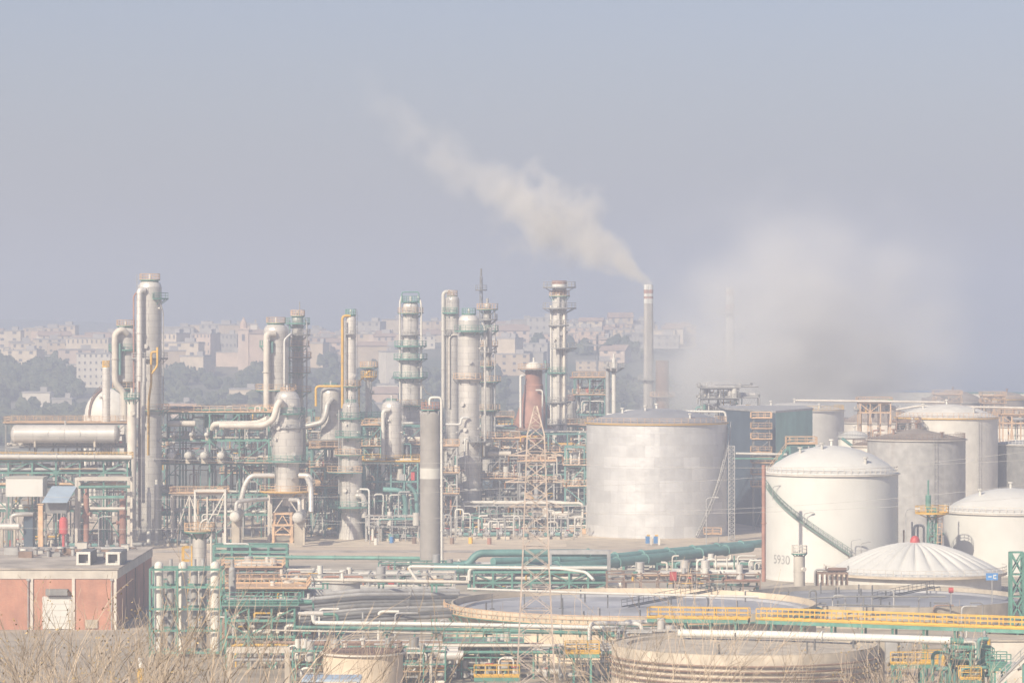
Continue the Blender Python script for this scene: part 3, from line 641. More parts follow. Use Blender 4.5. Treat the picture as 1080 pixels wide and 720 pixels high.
# ---------------------------------------------------------------- storage tanks
def tank(label, cx, w, d, rim, roof, rise, mat='white', rmat='white', base=0.0, rail='orange', railspan=(150, 390), group='storage tanks', stair=None, name='storage_tank', n=72, girder=True, vents=3, ladder=None):
    r = L(w, d)/2; c = V((P(cx, 0, d).x, d, 0)); zr = ZY(rim, d-r)
    t = thing(name, label, 'tank', (c.x, d, base), group)
    b = B(); b.lathe(c, [(r+.12, base), (r+.12, base+.35), (r, base+.36)], n, False); 
    k = 7; b.lathe(c, [(r, base+.36+(zr-base-.36)*i/k) for i in range(k+1)], n); b.build('shell', mat, t)
    b = B()
    if roof == 'cap': b.cap(c, r+.08, zr+.02, rise, n)
    else: b.lathe(c, [(r+.08, zr+.02), (r*.02, zr+rise)], n)
    b.build('roof', rmat, t)
    if girder: b = B(); b.ring(c, r+.01, r+.35, zr-.22, zr-.06, n=n); b.build('rim_girder', 'yellow' if rail == 'orange' else ('cream' if rail != 'grey' else 'grey'), t)
    if rail: b = B(); b.rail(arc_pts(c, r-.1, zr, rad(railspan[0]), rad(railspan[1]), int((railspan[1]-railspan[0])/6)), 1.0, 2.2, .07); b.build('rim_railing', rail, t)
    R = (r*r+rise*rise)/(2*rise)
    for i in range(vents):
        f = (0, .55, .8, .35, .7)[i]; a = (0, 3.6, 5.3, 4.2, 5.9)[i]; x, y = c.x+f*r*math.cos(a), c.y+f*r*math.sin(a)
        z = zr+rise-R+math.sqrt(R*R-(f*r)**2) if roof == 'cap' else zr+rise*(1-f)
        b = B(); b.tube([(x, y, z-.1), (x, y, z+.8)], .22, 10); b.tube([(x, y, z+.8), (x, y, z+1.0)], .42, 10); b.build('vent', 'offwhite' if rmat != 'brownroof' else 'brown', t)
    if stair:
        a0, a1, py0, py1, sm = stair; z0, z1 = ZY(py0, d-r*.9), ZY(py1, d-r*.9); k = 44; b = B(); inn, out = [], []
        for i in range(k+1):
            a = rad(a0+(a1-a0)*i/k); z = z0+(z1-z0)*i/k; u = V((math.cos(a), math.sin(a), 0))
            inn.append(c+u*(r+.15)+V((0, 0, z))); out.append(c+u*(r+.8)+V((0, 0, z)))
        for p in (inn, out): b.tube(p, .11, 4)
        for i in range(k): m_ = (inn[i]+out[i+1])/2; b.box(m_+V((0, 0, .08)), (.6, .6, .05), rad(a0+(a1-a0)*i/k))
        so_ = b.build('stair', sm, t)
        b = B(); b.rail(out[::2], 1.1, 1.4, .08); b.build('handrail', sm, so_)
    if ladder:
        a = rad(ladder); u = V((math.cos(a), math.sin(a), 0)); b = B(); b.ladder(c+u*(r+.3)+V((0, 0, .3)), c+u*(r+.3)+V((0, 0, zr+1)), .6, u); b.build('ladder', 'grey', t)
    return t, c, r, zr
al, c, r, zr = tank('great bare aluminium tank with quilted shiny plates', 692.5, 148, 660, 447, 'cap', 2.6, 'aluminium_plate', 'floatroof', stair=(352, 300, 452, 566, 'grey'), vents=4, rail='orange')
wt, wc, wr, wz = tank('white domed tank with a green stair, nearest of the standing tanks', 877, 140, 545, 501, 'cap', 4.3, 'white', 'white', stair=(197, 281, 513, 586, 'stairgreen'), rail='cream', vents=4)
tank('big white domed tank with a yellow rim behind the grey tank', 998.5, 107, 700, 441, 'cap', 2.6, 'offwhite', 'offwhite', rail='orange', ladder=300)
tank('weathered grey tank with a brown cone roof, left of the big white tank', 966.5, 103, 625, 464, 'cone', 1.9, 'grey', 'brownroof', rail='rust', ladder=285)
tank('small sand-coloured tank against the left side of the grey tank', 925, 52, 640, 470, 'cap', 1.0, 'cream', 'brownroof', rail='rust', vents=1)
tank('white domed tank cut off at the frame edge, beside the green lattice tower', 1066, 140, 560, 542, 'cap', 3.7, 'white', 'white', rail='cream', vents=2)
tank('white domed tank behind the teal building, in the smoke', 838, 104, 770, 433, 'cap', 1.5, 'offwhite', 'offwhite', rail='yellow', vents=3)
tank('pale tank with brown dome roof farther back, right of the smoky white tank', 932, 84, 830, 446, 'cap', 3.4, 'cream', 'brownroof', rail='rust', vents=1)
tank('small white tank low between the smoky tank and the sand-coloured tank', 901, 34, 690, 461, 'cap', 1.2, 'offwhite', 'white', rail='grey', vents=1)
tank('pinkish tank with brown dome roof at the far edge of the picture', 1092, 100, 780, 450, 'cap', 4.0, 'cream', 'brownroof', rail='rust', vents=2)
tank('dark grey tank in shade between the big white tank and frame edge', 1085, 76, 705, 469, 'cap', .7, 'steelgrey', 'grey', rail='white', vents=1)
tank('farthest brown-domed tank below the orange railed gantry', 1005, 66, 980, 424, 'cap', 3.2, 'brownroof', 'brownroof', rail='rust', vents=1)
tank('farthest brown-domed tank at the right under the blue strip roof', 1062, 44, 1000, 421, 'cap', 2.0, 'brownroof', 'brownroof', rail='orange', vents=1)

# the covered dome of folded sheets
t = thing('covered_tank', 'low tank under a white ribbed cover with a red ball on top', 'tank', G(965, 518), 'storage tanks')
d = 518; c = V((P(965, 0, d).x, d, 0)); r = L(93, d); zb = 3.0; zt = ZY(571.5, d)
b = B(); b.lathe(c, [(r-.4, 0), (r-.4, zb)], 64); b.build('shell', 'offwhite', t)
b = B(); vs = []; fs = []; n = 240; m_ = 12; ribs = 30
for i in range(m_+1):
    f = i/m_; rr = r*(1-f)+.6*f
    for k in range(n):
        a = 2*PI*k/n; z = zb+(zt-zb)*(1-(1-f)**1.75)
        fold = abs(math.sin(a*ribs/2))**.5
        z -= .5*(1-fold)*min(1, f*3)*min(1, (1-f)*2.2)*(1 if .02 < f < .92 else .2)
        vs.append((c.x+rr*math.cos(a), c.y+rr*math.sin(a), z))
for i in range(m_):
    for k in range(n): fs.append((i*n+k, i*n+(k+1) % n, (i+1)*n+(k+1) % n, (i+1)*n+k))
fs.append(tuple(range(m_*n, m_*n+n)))
b.add(vs, fs, True); b.build('cover', 'white', t)
b = B(); b.ring(c, r-.4, r+.5, zb-.3, zb, n=64); b.build('rim_walkway', 'tan', t)
b = B(); b.rail(arc_pts(c, r+.4, zb, rad(170), rad(370), 40), 1.0, 1.8, .06); b.build('railing', 'cream', t)
b = B(); b.dome((c.x, c.y), L(5.2, d), zt+.15, L(6, d), 20); b.lathe(c, [(L(5.2, d), zt-.2), (L(5.2, d), zt+.15)], 20); b.build('red_cap', 'redpaint', t)

# sphere
t = thing('sphere_tank', 'white spherical tank on legs behind the slim left column', 'sphere tank', G(116, 720), 'storage tanks')
d = 720; c = P(117, 437, d); r = L(27.5, d)
b = B(); vs = []; fs = []; n, m_ = 36, 18
for j in range(1, m_):
    for k in range(n): p, q = PI*j/m_, 2*PI*k/n; vs.append((c.x+r*math.sin(p)*math.cos(q), c.y+r*math.sin(p)*math.sin(q), c.z+r*math.cos(p)))
for j in range(m_-2):
    for k in range(n): fs.append((j*n+k, j*n+n+k, j*n+n+(k+1) % n, j*n+(k+1) % n))
fs += [tuple(range(n)), tuple(range((m_-2)*n+n-1, (m_-2)*n-1, -1))]
b.add(vs, fs, True); b.build('shell', 'offwhite', t)
for k in range(8): q = 2*PI*k/8; b = B(); b.tube([(c.x+r*.98*math.cos(q), c.y+r*.98*math.sin(q), 0), (c.x+r*.98*math.cos(q), c.y+r*.98*math.sin(q), c.z)], .35, 10); b.build('leg', 'offwhite', t)
b = B(); p = [V((c.x+(r+.3)*math.cos(rad(a))*math.cos(rad(225)), c.y+(r+.3)*math.cos(rad(a))*math.sin(rad(225)), c.z+(r+.3)*math.sin(rad(a)))) for a in range(-5, 91, 8)]
b.tube(p, .25, 4); b.rail(p, .9, 1.2, .07, False); b.build('stair', 'brown', t)

# open floating-roof tanks in front
def floating(label, cx, w, d, zr, mat, drop=1.5, n=96, rail=None, span=(180, 360), plain=False):
    r = L(w, d)/2; c = V((P(cx, 0, d).x, d, 0)); t = thing('floating_roof_tank', label, 'tank', (c.x, d, 0), 'floating-roof tanks')
    b = B(); b.lathe(c, [(r, 0), (r, zr*.33), (r, zr*.66), (r, zr)], n); b.lathe(c, [(r-.15, zr), (r-.15, zr-drop-.3)], n); b.ring(c, r-.15, r, zr-.02, zr+.02, n=n); b.build('shell', mat, t)
    b = B(); b.lathe(c, [(r-.2, zr-drop), (r-1.6, zr-drop+.05), (r-1.7, zr-drop-.25), (2.5, zr-drop-.05), (.01, zr-drop)], n, False); ro = b.build('floating_roof', 'floatroof' if drop > .3 else 'concrete', t)
    rnd = random.Random(int(cx))
    for i in range(16 if drop > .3 else 5):
        f = math.sqrt(rnd.random())*.85; a = rnd.uniform(0, 2*PI); x, y = c.x+f*r*math.cos(a), c.y+f*r*math.sin(a); h = rnd.uniform(.6, 1.5)
        b = B(); b.tube([(x, y, zr-drop-.3), (x, y, zr-drop+h)], .1, 6); b.build('roof_leg', 'grey_dark', ro)
    if rail or not plain: b = B(); b.ring(c, r+.02, r+1.0, zr-1.0, zr-.9, n=n); b.build('wind_girder', 'green' if rail else mat, t)
    if rail: b = B(); b.rail(arc_pts(c, r+.95, zr-.9, rad(span[0]), rad(span[1]), 48), 1.1, 2.2, .08); b.build('rim_railing', rail, t)
    k = 0 if plain else 28
    for i in range(k):
        a = rad(185+170*i/k); u = V((math.cos(a), math.sin(a), 0)); b = B(); b.bar(c+u*(r+.04)+V((0, 0, zr-2.4)), c+u*(r+.85)+V((0, 0, zr-1.0)), .13); b.build('bracket', 'green' if rail else 'steelgrey', t)
    if drop < .3: return t, c, r
    # rolling ladder over the roof
    a = rad(60); u = V((math.cos(a), math.sin(a), 0)); q = c+u*(r-.3)+V((0, 0, zr)); e = c-u*r*.1+V((0, 0, zr-drop+.3)); s = V((-u.y, u.x, 0))*.45
    b = B(); b.bar(q+s, e+s, .14); b.bar(q-s, e-s, .14); b.rail([q+s, e+s], .9, 1.5, .06, False); b.build('rolling_ladder', 'grey_dark', t)
    return t, c, r
ft1 = floating('wide open tank with blue-grey floating roof and yellow rim rail, left of two', 668, 384, 428, 5.6, 'tan', .75, rail='orange', span=(176, 300))
ft2 = floating('wide open tank with blue-grey floating roof in front of ribbed cover', 930, 300, 472, 2.9, 'concrete', .6, plain=True)
ft3 = floating('beige open tank with banding pipes at the bottom edge, amid bare trees', 785, 280, 352, 7.5, 'concrete', .15, plain=True)
tank('beige squat tank behind the twigs at bottom left of centre', 383, 84, 372, 690, 'cone', .4, 'tan', 'brown', rail='rust', vents=1)
tank('small grey drum tank with a white rim between green posts', 361, 38, 470, 613, 'cone', .35, 'grey', 'offwhite', rail=None, vents=1)
# ---------------------------------------------------------------- steelwork, racks and pipes
def structure(label, x0, x1, d, dp, levels, nx, mat='green', decks=(), rails='orange', name='steel_structure', cat='steel structure', brace=True, w=.28, ny=1, junk=0, pal=None):
    """levels: py of each floor, top first; decks: indices that carry a deck and railing"""
    a, c = P(x0, 0, d).x, P(x1, 0, d).x; zs = [ZY(p, d) for p in levels]
    t = thing(name, label, cat, ((a+c)/2, d, 0)); xs = [a+(c-a)*i/nx for i in range(nx+1)]; ys = [d-dp/2+dp*j/ny for j in range(ny+1)]
    for x in xs:
        for y in ys: b = B(); b.bar((x, y, 0), (x, y, zs[0]), w); b.build('post', mat, t)
    for i, z in enumerate(zs):
        b = B()
        for y in ys: b.bar((a, y, z-w/2), (c, y, z-w/2), w*1.15)
        for x in xs: b.bar((x, ys[0], z-w/2-.003), (x, ys[-1], z-w/2-.003), w)
        b.build('floor_beam', mat, t)
        if i in decks:
            b = B(); b.box(((a+c)/2, d, z+.06), (c-a+1.0, dp+1.0, .09)); dk = b.build('deck', rails if rails in ('orange', 'yellow') else 'steelgrey', t)
            b = B(); e = .45; b.rail([(a-e, ys[0]-e, z+.1), (c+e, ys[0]-e, z+.1), (c+e, ys[-1]+e, z+.1), (a-e, ys[-1]+e, z+.1)], 1.1, 1.5, .085, closed=True); b.build('railing', rails, dk)
    if brace:
        zz = [0]+zs[::-1]; b = B(); k = 0
        for z0, z1 in zip(zz, zz[1:]):
            for i in range(nx):
                if (i+k) % 2 == 0: b.bar((xs[i], ys[0], z0), (xs[i+1], ys[0], z1-w), w*.6)
                elif (i+k) % 4 == 1: b.bar((xs[i+1], ys[0], z0), (xs[i], ys[0], z1-w), w*.6)
            k += 1
        b.build('brace', mat, t)
    if junk: clutter(t, x0, x1, d, dp, levels, junk, int(x0*3+d), pal)
    return t
def clutter(t, x0, x1, d, dp, levels, n, seed, pal=None, base=0.0, rs=(.06, .2)):
    # pipes, cable trays, boxes and small vessels bolted into a frame: each one a part of it
    rnd = random.Random(seed); pal = pal or ['cream', 'offwhite', 'grey', 'green', 'silver', 'orange', 'rust', 'steelgrey', 'teal', 'offwhite', 'grey', 'cream', 'silver_dark', 'rustred', 'yellow']
    a, c = P(x0, 0, d).x, P(x1, 0, d).x; zs = [ZY(p, d) for p in levels]+[base]
    for i in range(n):
        k = rnd.randrange(len(zs)-1); z1, z0 = zs[k], zs[k+1]; x = rnd.uniform(a, c); y = d+rnd.uniform(-.5, .5)*dp; z = z0+(z1-z0)*rnd.uniform(.1, .9); q = rnd.random(); m_ = rnd.choice(pal); r = rnd.uniform(*rs)
        if q < .34:
            e = min(c, x+rnd.uniform(1.5, 8)); pts = [V((x, y, z0+.2)), V((x, y, z)), V((e, y, z))]
            if rnd.random() < .6: pts.append(V((e, y, min(z1, z+rnd.uniform(.5, 2.5)) if rnd.random() < .5 else max(z0+.1, z-rnd.uniform(.5, 2.5)))))
            pipe(None, pts, r, m_, 'pipe', parent=t, n=6)
        elif q < .55:
            h = min(zs[0], z1+rnd.uniform(-1, 1.2)); pts = [V((x, y, z0)), V((x, y, h))]
            if rnd.random() < .5: pts += [V((x+rnd.uniform(-2, 2), y+rnd.uniform(-1, 1), h))]
            pipe(None, pts, r, m_, 'pipe', parent=t, n=6)
        elif q < .68:
            e = x+rnd.uniform(.5, 1.2); b = B(); zz = z0+.15; b.tube([(x, y, zz), (x, y, zz+.9), (x, y, zz+rnd.uniform(1.2, 2.6))], rnd.uniform(.25, .7), 12); b.build('small_vessel', rnd.choice(['silver', 'offwhite', 'grey', 'silver_dark', 'cream']), t)
        elif q < .78:
            b = B(); w, h = rnd.uniform(.5, 1.4), rnd.uniform(.5, 1.5); b.box((x, y, z0+h/2+.12), (w, .6, h)); b.box((x, y, z0+h+.15), (w+.1, .7, .06)); b.build('instrument_box', rnd.choice(['grey', 'offwhite', 'green', 'orange', 'steelgrey', 'cream', 'redpaint']), t)
        elif q < .88:
            L_ = rnd.uniform(2, 5); b = B(); rr = rnd.uniform(.3, .6); b.tube([(x, y-.01, z0+rr+.3), (x+L_, y, z0+rr+.3)], rr, 12); b.box((x+L_*.25, y, z0+.2), (.2, rr*1.4, .4)); b.box((x+L_*.75, y, z0+.2), (.2, rr*1.4, .4)); b.build('small_drum', rnd.choice(['silver', 'cream', 'silver_dark', 'grey', 'offwhite']), t)
        else:
            e = min(c, x+rnd.uniform(3, 10)); b = B(); b.box(((x+e)/2, y, z), (e-x+.1, .5, .14)); b.build('cable_tray', rnd.choice(['grey', 'orange', 'green', 'steelgrey']), t)
SZ = [(0, .13, 'thin'), (.13, .24, 'slim'), (.24, .4, 'stout'), (.4, 2, 'thick')]
CW = {'cream': 'cream', 'offwhite': 'pale', 'white': 'white', 'grey': 'grey', 'green': 'green', 'silver': 'silver', 'orange': 'orange', 'rust': 'rusty', 'steelgrey': 'dark grey', 'teal': 'teal', 'yellow': 'yellow', 'rustred': 'brick-red', 'silver_dark': 'dull silver', 'brown': 'brown'}
USED = {}
def uniq(lb, alts=()):
    if lb not in USED: USED[lb] = 1; return lb
    for a in alts:
        if lb+a not in USED: USED[lb+a] = 1; return lb+a
    return None
PAL = ['cream', 'offwhite', 'grey', 'green', 'silver', 'orange', 'rust', 'steelgrey', 'teal', 'offwhite', 'grey', 'cream']
def runs(place, x0, x1, d, dp, levels, per, seed, pal=PAL, group='pipes on the racks', rmin=.10, rmax=.34, full=.4, drop=.5):
    """pipes lying side by side on each level of a rack, counted from the front one"""
    rnd = random.Random(seed); lw = ['top level', 'second level', 'third level', 'fourth level', 'fifth level']
    for li, py in enumerate(levels):
        for k in range(per):
            y = d-dp/2+dp*(k+.5)/per; r = rnd.uniform(rmin, rmax); z = ZY(py, d)+r+.15; col = rnd.choice(pal)
            a, c = P(x0, 0, d).x, P(x1, 0, d).x
            if rnd.random() > full:
                s = rnd.uniform(0, .5); e = rnd.uniform(s+.25, 1.0); a, c = a+(c-a)*s, a+(c-a)*min(1, e)
            pts = [V((a, y, z)), V((c, y, z))]
            if rnd.random() < drop: q = rnd.choice((-2, -1.3, .5))*rnd.uniform(.6, 1.8); pts.insert(0, V((a, y, max(.2, z+q))))
            if rnd.random() < drop: q = rnd.choice((-2, -1.4, .5))*rnd.uniform(.6, 2); pts.append(V((c, y, max(.2, z+q))))
            size = [s for lo, hi, s in SZ if lo <= r < hi][0]
            n_ = '' if per == 1 else (', front' if k == 0 else (', rearmost' if k == per-1 else f', {ORD[k]} from front'))
            lb = f"{size} {CW[col]} pipe{n_}, {lw[li]}, {place.removeprefix('the ')}"
            pipe(lb, pts, r, col, group=group)
def uprights(place, x0, x1, d, py_top, n, seed, pal=PAL, base=0.0, group='upright pipes in the process area', r=(.08, .22)):
    rnd = random.Random(seed)
    for i in range(n):
        px = x0+(x1-x0)*(i+rnd.uniform(.15, .85))/n; dd = d+rnd.uniform(-3, 3); zt = ZY(py_top, d)*rnd.uniform(.55, 1.0); rr = rnd.uniform(*r); col = rnd.choice(pal)
        x = P(px, 0, dd).x; pts = [V((x, dd, base)), V((x, dd, zt))]; q = rnd.choice((0, 1, 1, 2))
        if q == 1: pts += [V((x+rnd.choice((-1, 1))*rnd.uniform(1, 3), dd, zt))]
        if q == 2: e = rnd.choice((-1, 1))*rnd.uniform(.8, 2); pts += [V((x+e, dd, zt)), V((x+e, dd, zt-rnd.uniform(1, 3)))]
        pipe(f"upright {CW[col]} pipe, {ORD[i]} from left, {place}", pts, rr, col, name='standpipe', cat='standpipe', group=group)
def drum(label, px, py, d, ln, r, mat='silver', along='x', legs=True, name='horizontal_drum', cat='drum', zfloor=None, group=None):
    c = P(px, py, d); t = thing(name, label, cat, (c.x, d, c.z-r), group)
    ax = V((1, 0, 0)) if along == 'x' else V((0, 1, 0)); b = B(); n = 18
    b.tube([c-ax*ln/2, c+ax*ln/2], r, n)
    for f in (-.32, 0, .32): b.tube([c+ax*(ln*f-.06), c+ax*(ln*f+.06)], r*1.03, n)
    b.build('shell', mat, t)
    for s in (-1, 1):
        b = B(); pts = [c+ax*s*(ln/2-.02+r*.55*math.sin(i/5*PI/2)) for i in range(6)]
        up = V((0, 0, 1)); sd = ax.cross(up); vs = []; fs = []
        for i in range(6):
            rr = r*math.cos(i/5*PI/2)+.001
            for k in range(n): q = 2*PI*k/n; vs.append(pts[i]+(up*math.cos(q)+sd*math.sin(q))*rr)
        for i in range(5):
            for k in range(n): fs.append((i*n+k, i*n+(k+1) % n, (i+1)*n+(k+1) % n, (i+1)*n+k))
        b.add(vs, fs, True); b.build('end_cap', 'offwhite' if along == 'y' else mat, t)
    if legs:
        zf = 0 if zfloor is None else zfloor
        for f in (-.3, .3): q = c+ax*ln*f; b = B(); e = (.35, r*1.5, 1) if along == 'x' else (r*1.5, .35, 1); b.box((q.x, q.y, (zf+c.z-r*.8)/2), (e[0], e[1], c.z-r*.8-zf)); b.build('saddle', 'concrete', t)
    b = B(); b.tube([c+V((0, 0, r*.9)), c+V((0, 0, r+.7))], .18, 8); b.tube([c+V((0, 0, r+.6)), c+V((0, 0, r+.72))], .28, 8); b.build('nozzle', mat, t)
    return t
def pump(proto_cache={}):
    pass
def make_pump():
    t = thing('pump', 'p', 'pump', (0, 0, 0), 'pumps on the plant floor')
    b = B(); b.box((0, 0, .2), (2.0, .8, .4)); b.build('plinth', 'concrete', t)
    b = B(); b.tube([(.1, 0, .8), (.95, 0, .8)], .33, 12); b.build('motor', 'teal', t)
    b = B(); b.tube([(-.75, 0, .8), (-.2, 0, .8)], .42, 12); b.tube([(-.2, 0, .8), (.1, 0, .8)], .12, 8); b.tube([(-.5, 0, 1.1), (-.5, 0, 2.0)], .14, 8); b.build('casing', 'grey', t)
    return t
def make_valve(col):
    t = thing('valve', 'v', 'valve', (0, 0, 0), 'hand valves among the pipes')
    b = B(); b.tube([(-.45, 0, .7), (.45, 0, .7)], .17, 8); b.tube([(-.45, 0, .7), (-.38, 0, .7)], .3, 10); b.tube([(.38, 0, .7), (.45, 0, .7)], .3, 10); b.tube([(0, 0, 0), (0, 0, 1.5)], .1, 6); b.build('body', 'grey', t)
    b = B(); b.tube([(.38*math.cos(k*PI/6), .38*math.sin(k*PI/6), 1.5) for k in range(13)], .06, 5, False); b.bar((-.38, 0, 1.5), (.38, 0, 1.5), .06); b.build('handwheel', col, t)
    return t
PP = make_pump(); VV = {k: make_valve(k) for k in ('redpaint', 'green', 'yellow')}
FIRST = set()
def spawn(proto, label, loc, rz=0.0, s=1.0):
    if proto.name not in FIRST: FIRST.add(proto.name); o = proto
    else: o = copy_tree(proto)
    o.location = loc; o.rotation_euler = (0, 0, rz); o.scale = (s, s, s); o['label'] = label
    return o
def valves(place, x0, x1, d, z, n, seed):
    rnd = random.Random(seed)
    for i in range(n):
        px = x0+(x1-x0)*(i+rnd.uniform(.1, .9))/n; k = rnd.choice(list(VV)); dd = d+rnd.uniform(-.5, .5); q = P(px, 0, dd)
        spawn(VV[k], f"valve with { {'redpaint': 'red', 'green': 'green', 'yellow': 'yellow'}[k]} handwheel, {ORD[i]} from left, {place}", (q.x, dd, z), rnd.uniform(0, 3), rnd.uniform(.9, 1.3))
def pumps(place, x0, x1, d, n, seed):
    rnd = random.Random(seed)
    for i in range(n): px = x0+(x1-x0)*(i+rnd.uniform(.2, .8))/n; dd = d+rnd.uniform(-1, 1); spawn(PP, f"small pump with green motor, {ORD[i]} from left, {place}", (P(px, 0, dd).x, dd, 0), rnd.uniform(-.6, .6), rnd.uniform(.9, 1.25))

# --- far left: the drum deck
structure('tall steel frame carrying the long silver drum at far left', 9, 134, 640, 7, [445.5, 470, 500], 5, 'steelgrey', (0,), 'orange', junk=75)
drum('long silver drum lying under an orange-railed deck at far left', 69, 457.5, 634.8, L(104, 640), L(9.6, 640), zfloor=ZY(470, 640)); 
runs('frame of the long silver drum', 8, 134, 640, 6, [470, 500], 4, 21, full=.6)
structure('low pipe rack with white top pipe in front of the drum frame', -14, 136, 618, 5, [484, 497, 512, 537], 6, 'green', (0,), 'yellow', junk=99)
pipe('long thick white pipe along the front of the low left rack', [P(-20, 481, 614.5), P(139, 482, 614.5)], L(2.4, 614), 'offwhite')
runs('the low left pipe rack', -14, 136, 618, 4.6, [484, 497, 512, 537], 5, 22, full=.55, drop=.4)
uprights('behind the low left pipe rack', -5, 130, 629, 492, 14, 23)
valves('along the low left pipe rack', -5, 130, 614.6, 0, 10, 24); valves('upstairs on the low left rack', 60, 134, 617, ZY(497, 618)+.2, 8, 25)
pumps('before the low left pipe rack', 20, 140, 611.5, 6, 26)
# sheds
d = 610
def shed(name, label, cat, x0, x1, py0, py1, d, dp, wall, roofm, pitch=0.0, legs=0.0, zb=None):
    a, c = P(x0, py1, d), P(x1, py0, d); zb = a.z if zb is None else zb; t = thing(name, label, cat, ((a.x+c.x)/2, d+dp/2, zb if not legs else 0))
    b = B(); b.bb((a.x, d, zb), (c.x, d+dp, c.z-pitch-.1)); b.build('wall', wall, t)
    if pitch:
        b = B(); b.add([(a.x-.4, d-1.8, c.z-pitch+.0), (c.x+.4, d-1.8, c.z-pitch), (c.x+1.4, d+dp, c.z+.5), (a.x+.6, d+dp, c.z+.5), (a.x-.4, d-1.8, c.z-pitch+.12), (c.x+.4, d-1.8, c.z-pitch+.12), (c.x+1.4, d+dp, c.z+.62), (a.x+.6, d+dp, c.z+.62)], [(3, 2, 1, 0), (4, 5, 6, 7), (0, 1, 5, 4), (1, 2, 6, 5), (2, 3, 7, 6), (3, 0, 4, 7)])
    else: b = B(); b.box(((a.x+c.x)/2, d+dp/2, c.z+.08), (c.x-a.x+.3, dp+.3, .16))
    b.build('roof', roofm, t)
    if legs:
        for x in (a.x+.2, c.x-.2):
            for y in (d+.2, d+dp-.2): b = B(); b.bar((x, y, 0), (x, y, zb), .3); b.build('leg', 'steelgrey', t)
    return t
shed('control_cabin', 'white panelled cabin raised on legs at far left', 'cabin', 6, 45, 504, 523.5, 609, 6, 'white', 'offwhite', legs=1)
shed('shelter', 'grey shelter with pale sloping metal roof right of the white cabin', 'shelter', 48, 70, 517, 541, 607, 4, 'steelgrey', 'paleblue', pitch=2.1)
drum('red upright-ended fire vessel in front of the grey shelter', 0, 0, 600, 1, .5, legs=False) if False else None
t = thing('fire_vessel', 'bright red upright vessel on a thin leg before the grey shelter', 'vessel', G(67, 598)); d = 598; c = V((P(67, 0, d).x, d, 0)); z0, z1 = ZY(562, d), ZY(548, d)
b = B(); b.lathe(c, [(.3, z0-.3), (L(4.6, d), z0), (L(4.6, d), z1), (.4, z1+.5), (.02, z1+.55)], 18); b.build('shell', 'redpaint', t); b = B(); b.tube([(c.x, d, 0), (c.x, d, z0)], .25, 8); b.build('leg', 'redpaint', t)
for px, w, top, lb in ((91, 6.0, 521, 'brick-red upright column, left of the two under the green beams'), (129.5, 7.5, 524, 'brick-red upright column, right of the two under the green beams')):
    column(lb, px, 611, [(top, w), (None, w)], mat='rustred', dome=.2, name='red_column', cat='column', nozzles=2, n=16)
pipe('green beam pipe spanning between the red columns, upper', [P(83, 513.5, 609), P(137, 513, 609)], L(1.6, 609), 'green'); pipe('green beam pipe spanning between the red columns, lower', [P(95, 524.5, 609), P(131, 524, 609)], L(1.8, 609), 'green')
pipe('pale pipe crossing low between the red columns', [P(95, 536, 608.5), P(132, 536, 608.5)], L(1.6, 609), 'cream')
structure('pale portal frame around the two red columns', 82, 137, 613, 4, [503], 1, 'cream', (), brace=False, w=.5)
drum('short silver exchanger with green end at the far left ground', 9, 555, 606, L(22, 606), L(3.8, 606), 'silver', zfloor=0)
pipe('silver elbow pipe dropping onto the short exchanger', [P(12, 553, 606), P(12, 543, 606), P(24, 542, 606), P(34, 542, 607)], L(2.2, 606), 'silver')
t = thing('tank_box', 'dark grey steel box right of the short silver exchanger', 'steel box', G(29.5, 607)); b = B(); b.bb((P(25, 0, 607).x, 607, 0), (P(34.5, 0, 607).x, 610, ZY(543, 607))); b.build('body', 'slate', t); b = B(); b.bb((P(24.5, 0, 607).x, 606.8, ZY(543, 607)+.003), (P(35, 0, 607).x, 610.2, ZY(541.5, 607))); b.build('lid', 'grey_dark', t)
shed('switch_cabinet', 'orange tall cabinet beside the dark steel box', 'cabinet', 40, 45, 532, 566, 607, 1.2, 'orange', 'orange', zb=0)

# --- green exchanger frame
structure('big green steel frame holding a row of round-ended exchangers', 162, 286, 653, 12, [434, 462.5, 487, 519, 540], 4, 'green', (0, 2), 'orange', ny=2, junk=99)
pf = 'the big green exchanger frame'
for i, px in enumerate((182.5, 200, 216.5, 234.5)):
    drum(f'pale round-ended exchanger facing out of green frame, {ORD[i]} from left', px, 479.5, 645.5, 7, L(4.1, 632), 'silver', 'y', True, 'exchanger', 'exchanger', ZY(486.5, 653), 'exchangers in the green frame')
for i, px in enumerate((184, 203, 219)):
    drum(f'small pale exchanger on the upper floor of green frame, {ORD[i]} from left', px, 457.5, 646, 6, L(2.2, 632), 'silver', 'y', True, 'exchanger', 'exchanger', ZY(462.5, 653), 'exchangers in the green frame')
pipe('thick pale pipe high in the green frame, left length', [P(177, 446.5, 644.8), P(206, 446.5, 644.8)], L(3.2, 632), 'cream')
pipe('thick pinkish pipe high in the green frame running to the reactor', [P(224, 452, 645), P(226, 447, 644), P(272, 446.5, 644), P(283, 441, 642)], L(3.3, 632), 'cream')
runs(pf, 163, 285, 653, 11, [462.5, 487, 519, 540], 5, 31, full=.3, drop=.6)
runs('roof of big green frame', 165, 285, 653, 11, [433], 5, 32, drop=.9, full=.1)
uprights('in the big green exchanger frame', 165, 285, 649, 470, 16, 33, ['green', 'offwhite', 'grey', 'teal', 'silver', 'cream', 'steelgrey'])
uprights('on the roof of the green frame', 168, 284, 653, 424, 14, 34, ['grey', 'steelgrey', 'offwhite', 'green', 'silver'], base=ZY(434, 653))
valves('on the exchanger floor of the green frame', 165, 250, 645.3, ZY(487, 653)+.15, 10, 35); valves('on the floor under the green frame', 168, 240, 643, 0, 8, 36)
structure('low orange-railed platform under the green frame', 182, 238, 629, 3.5, [520], 3, 'cream', (0,), 'orange', junk=37)
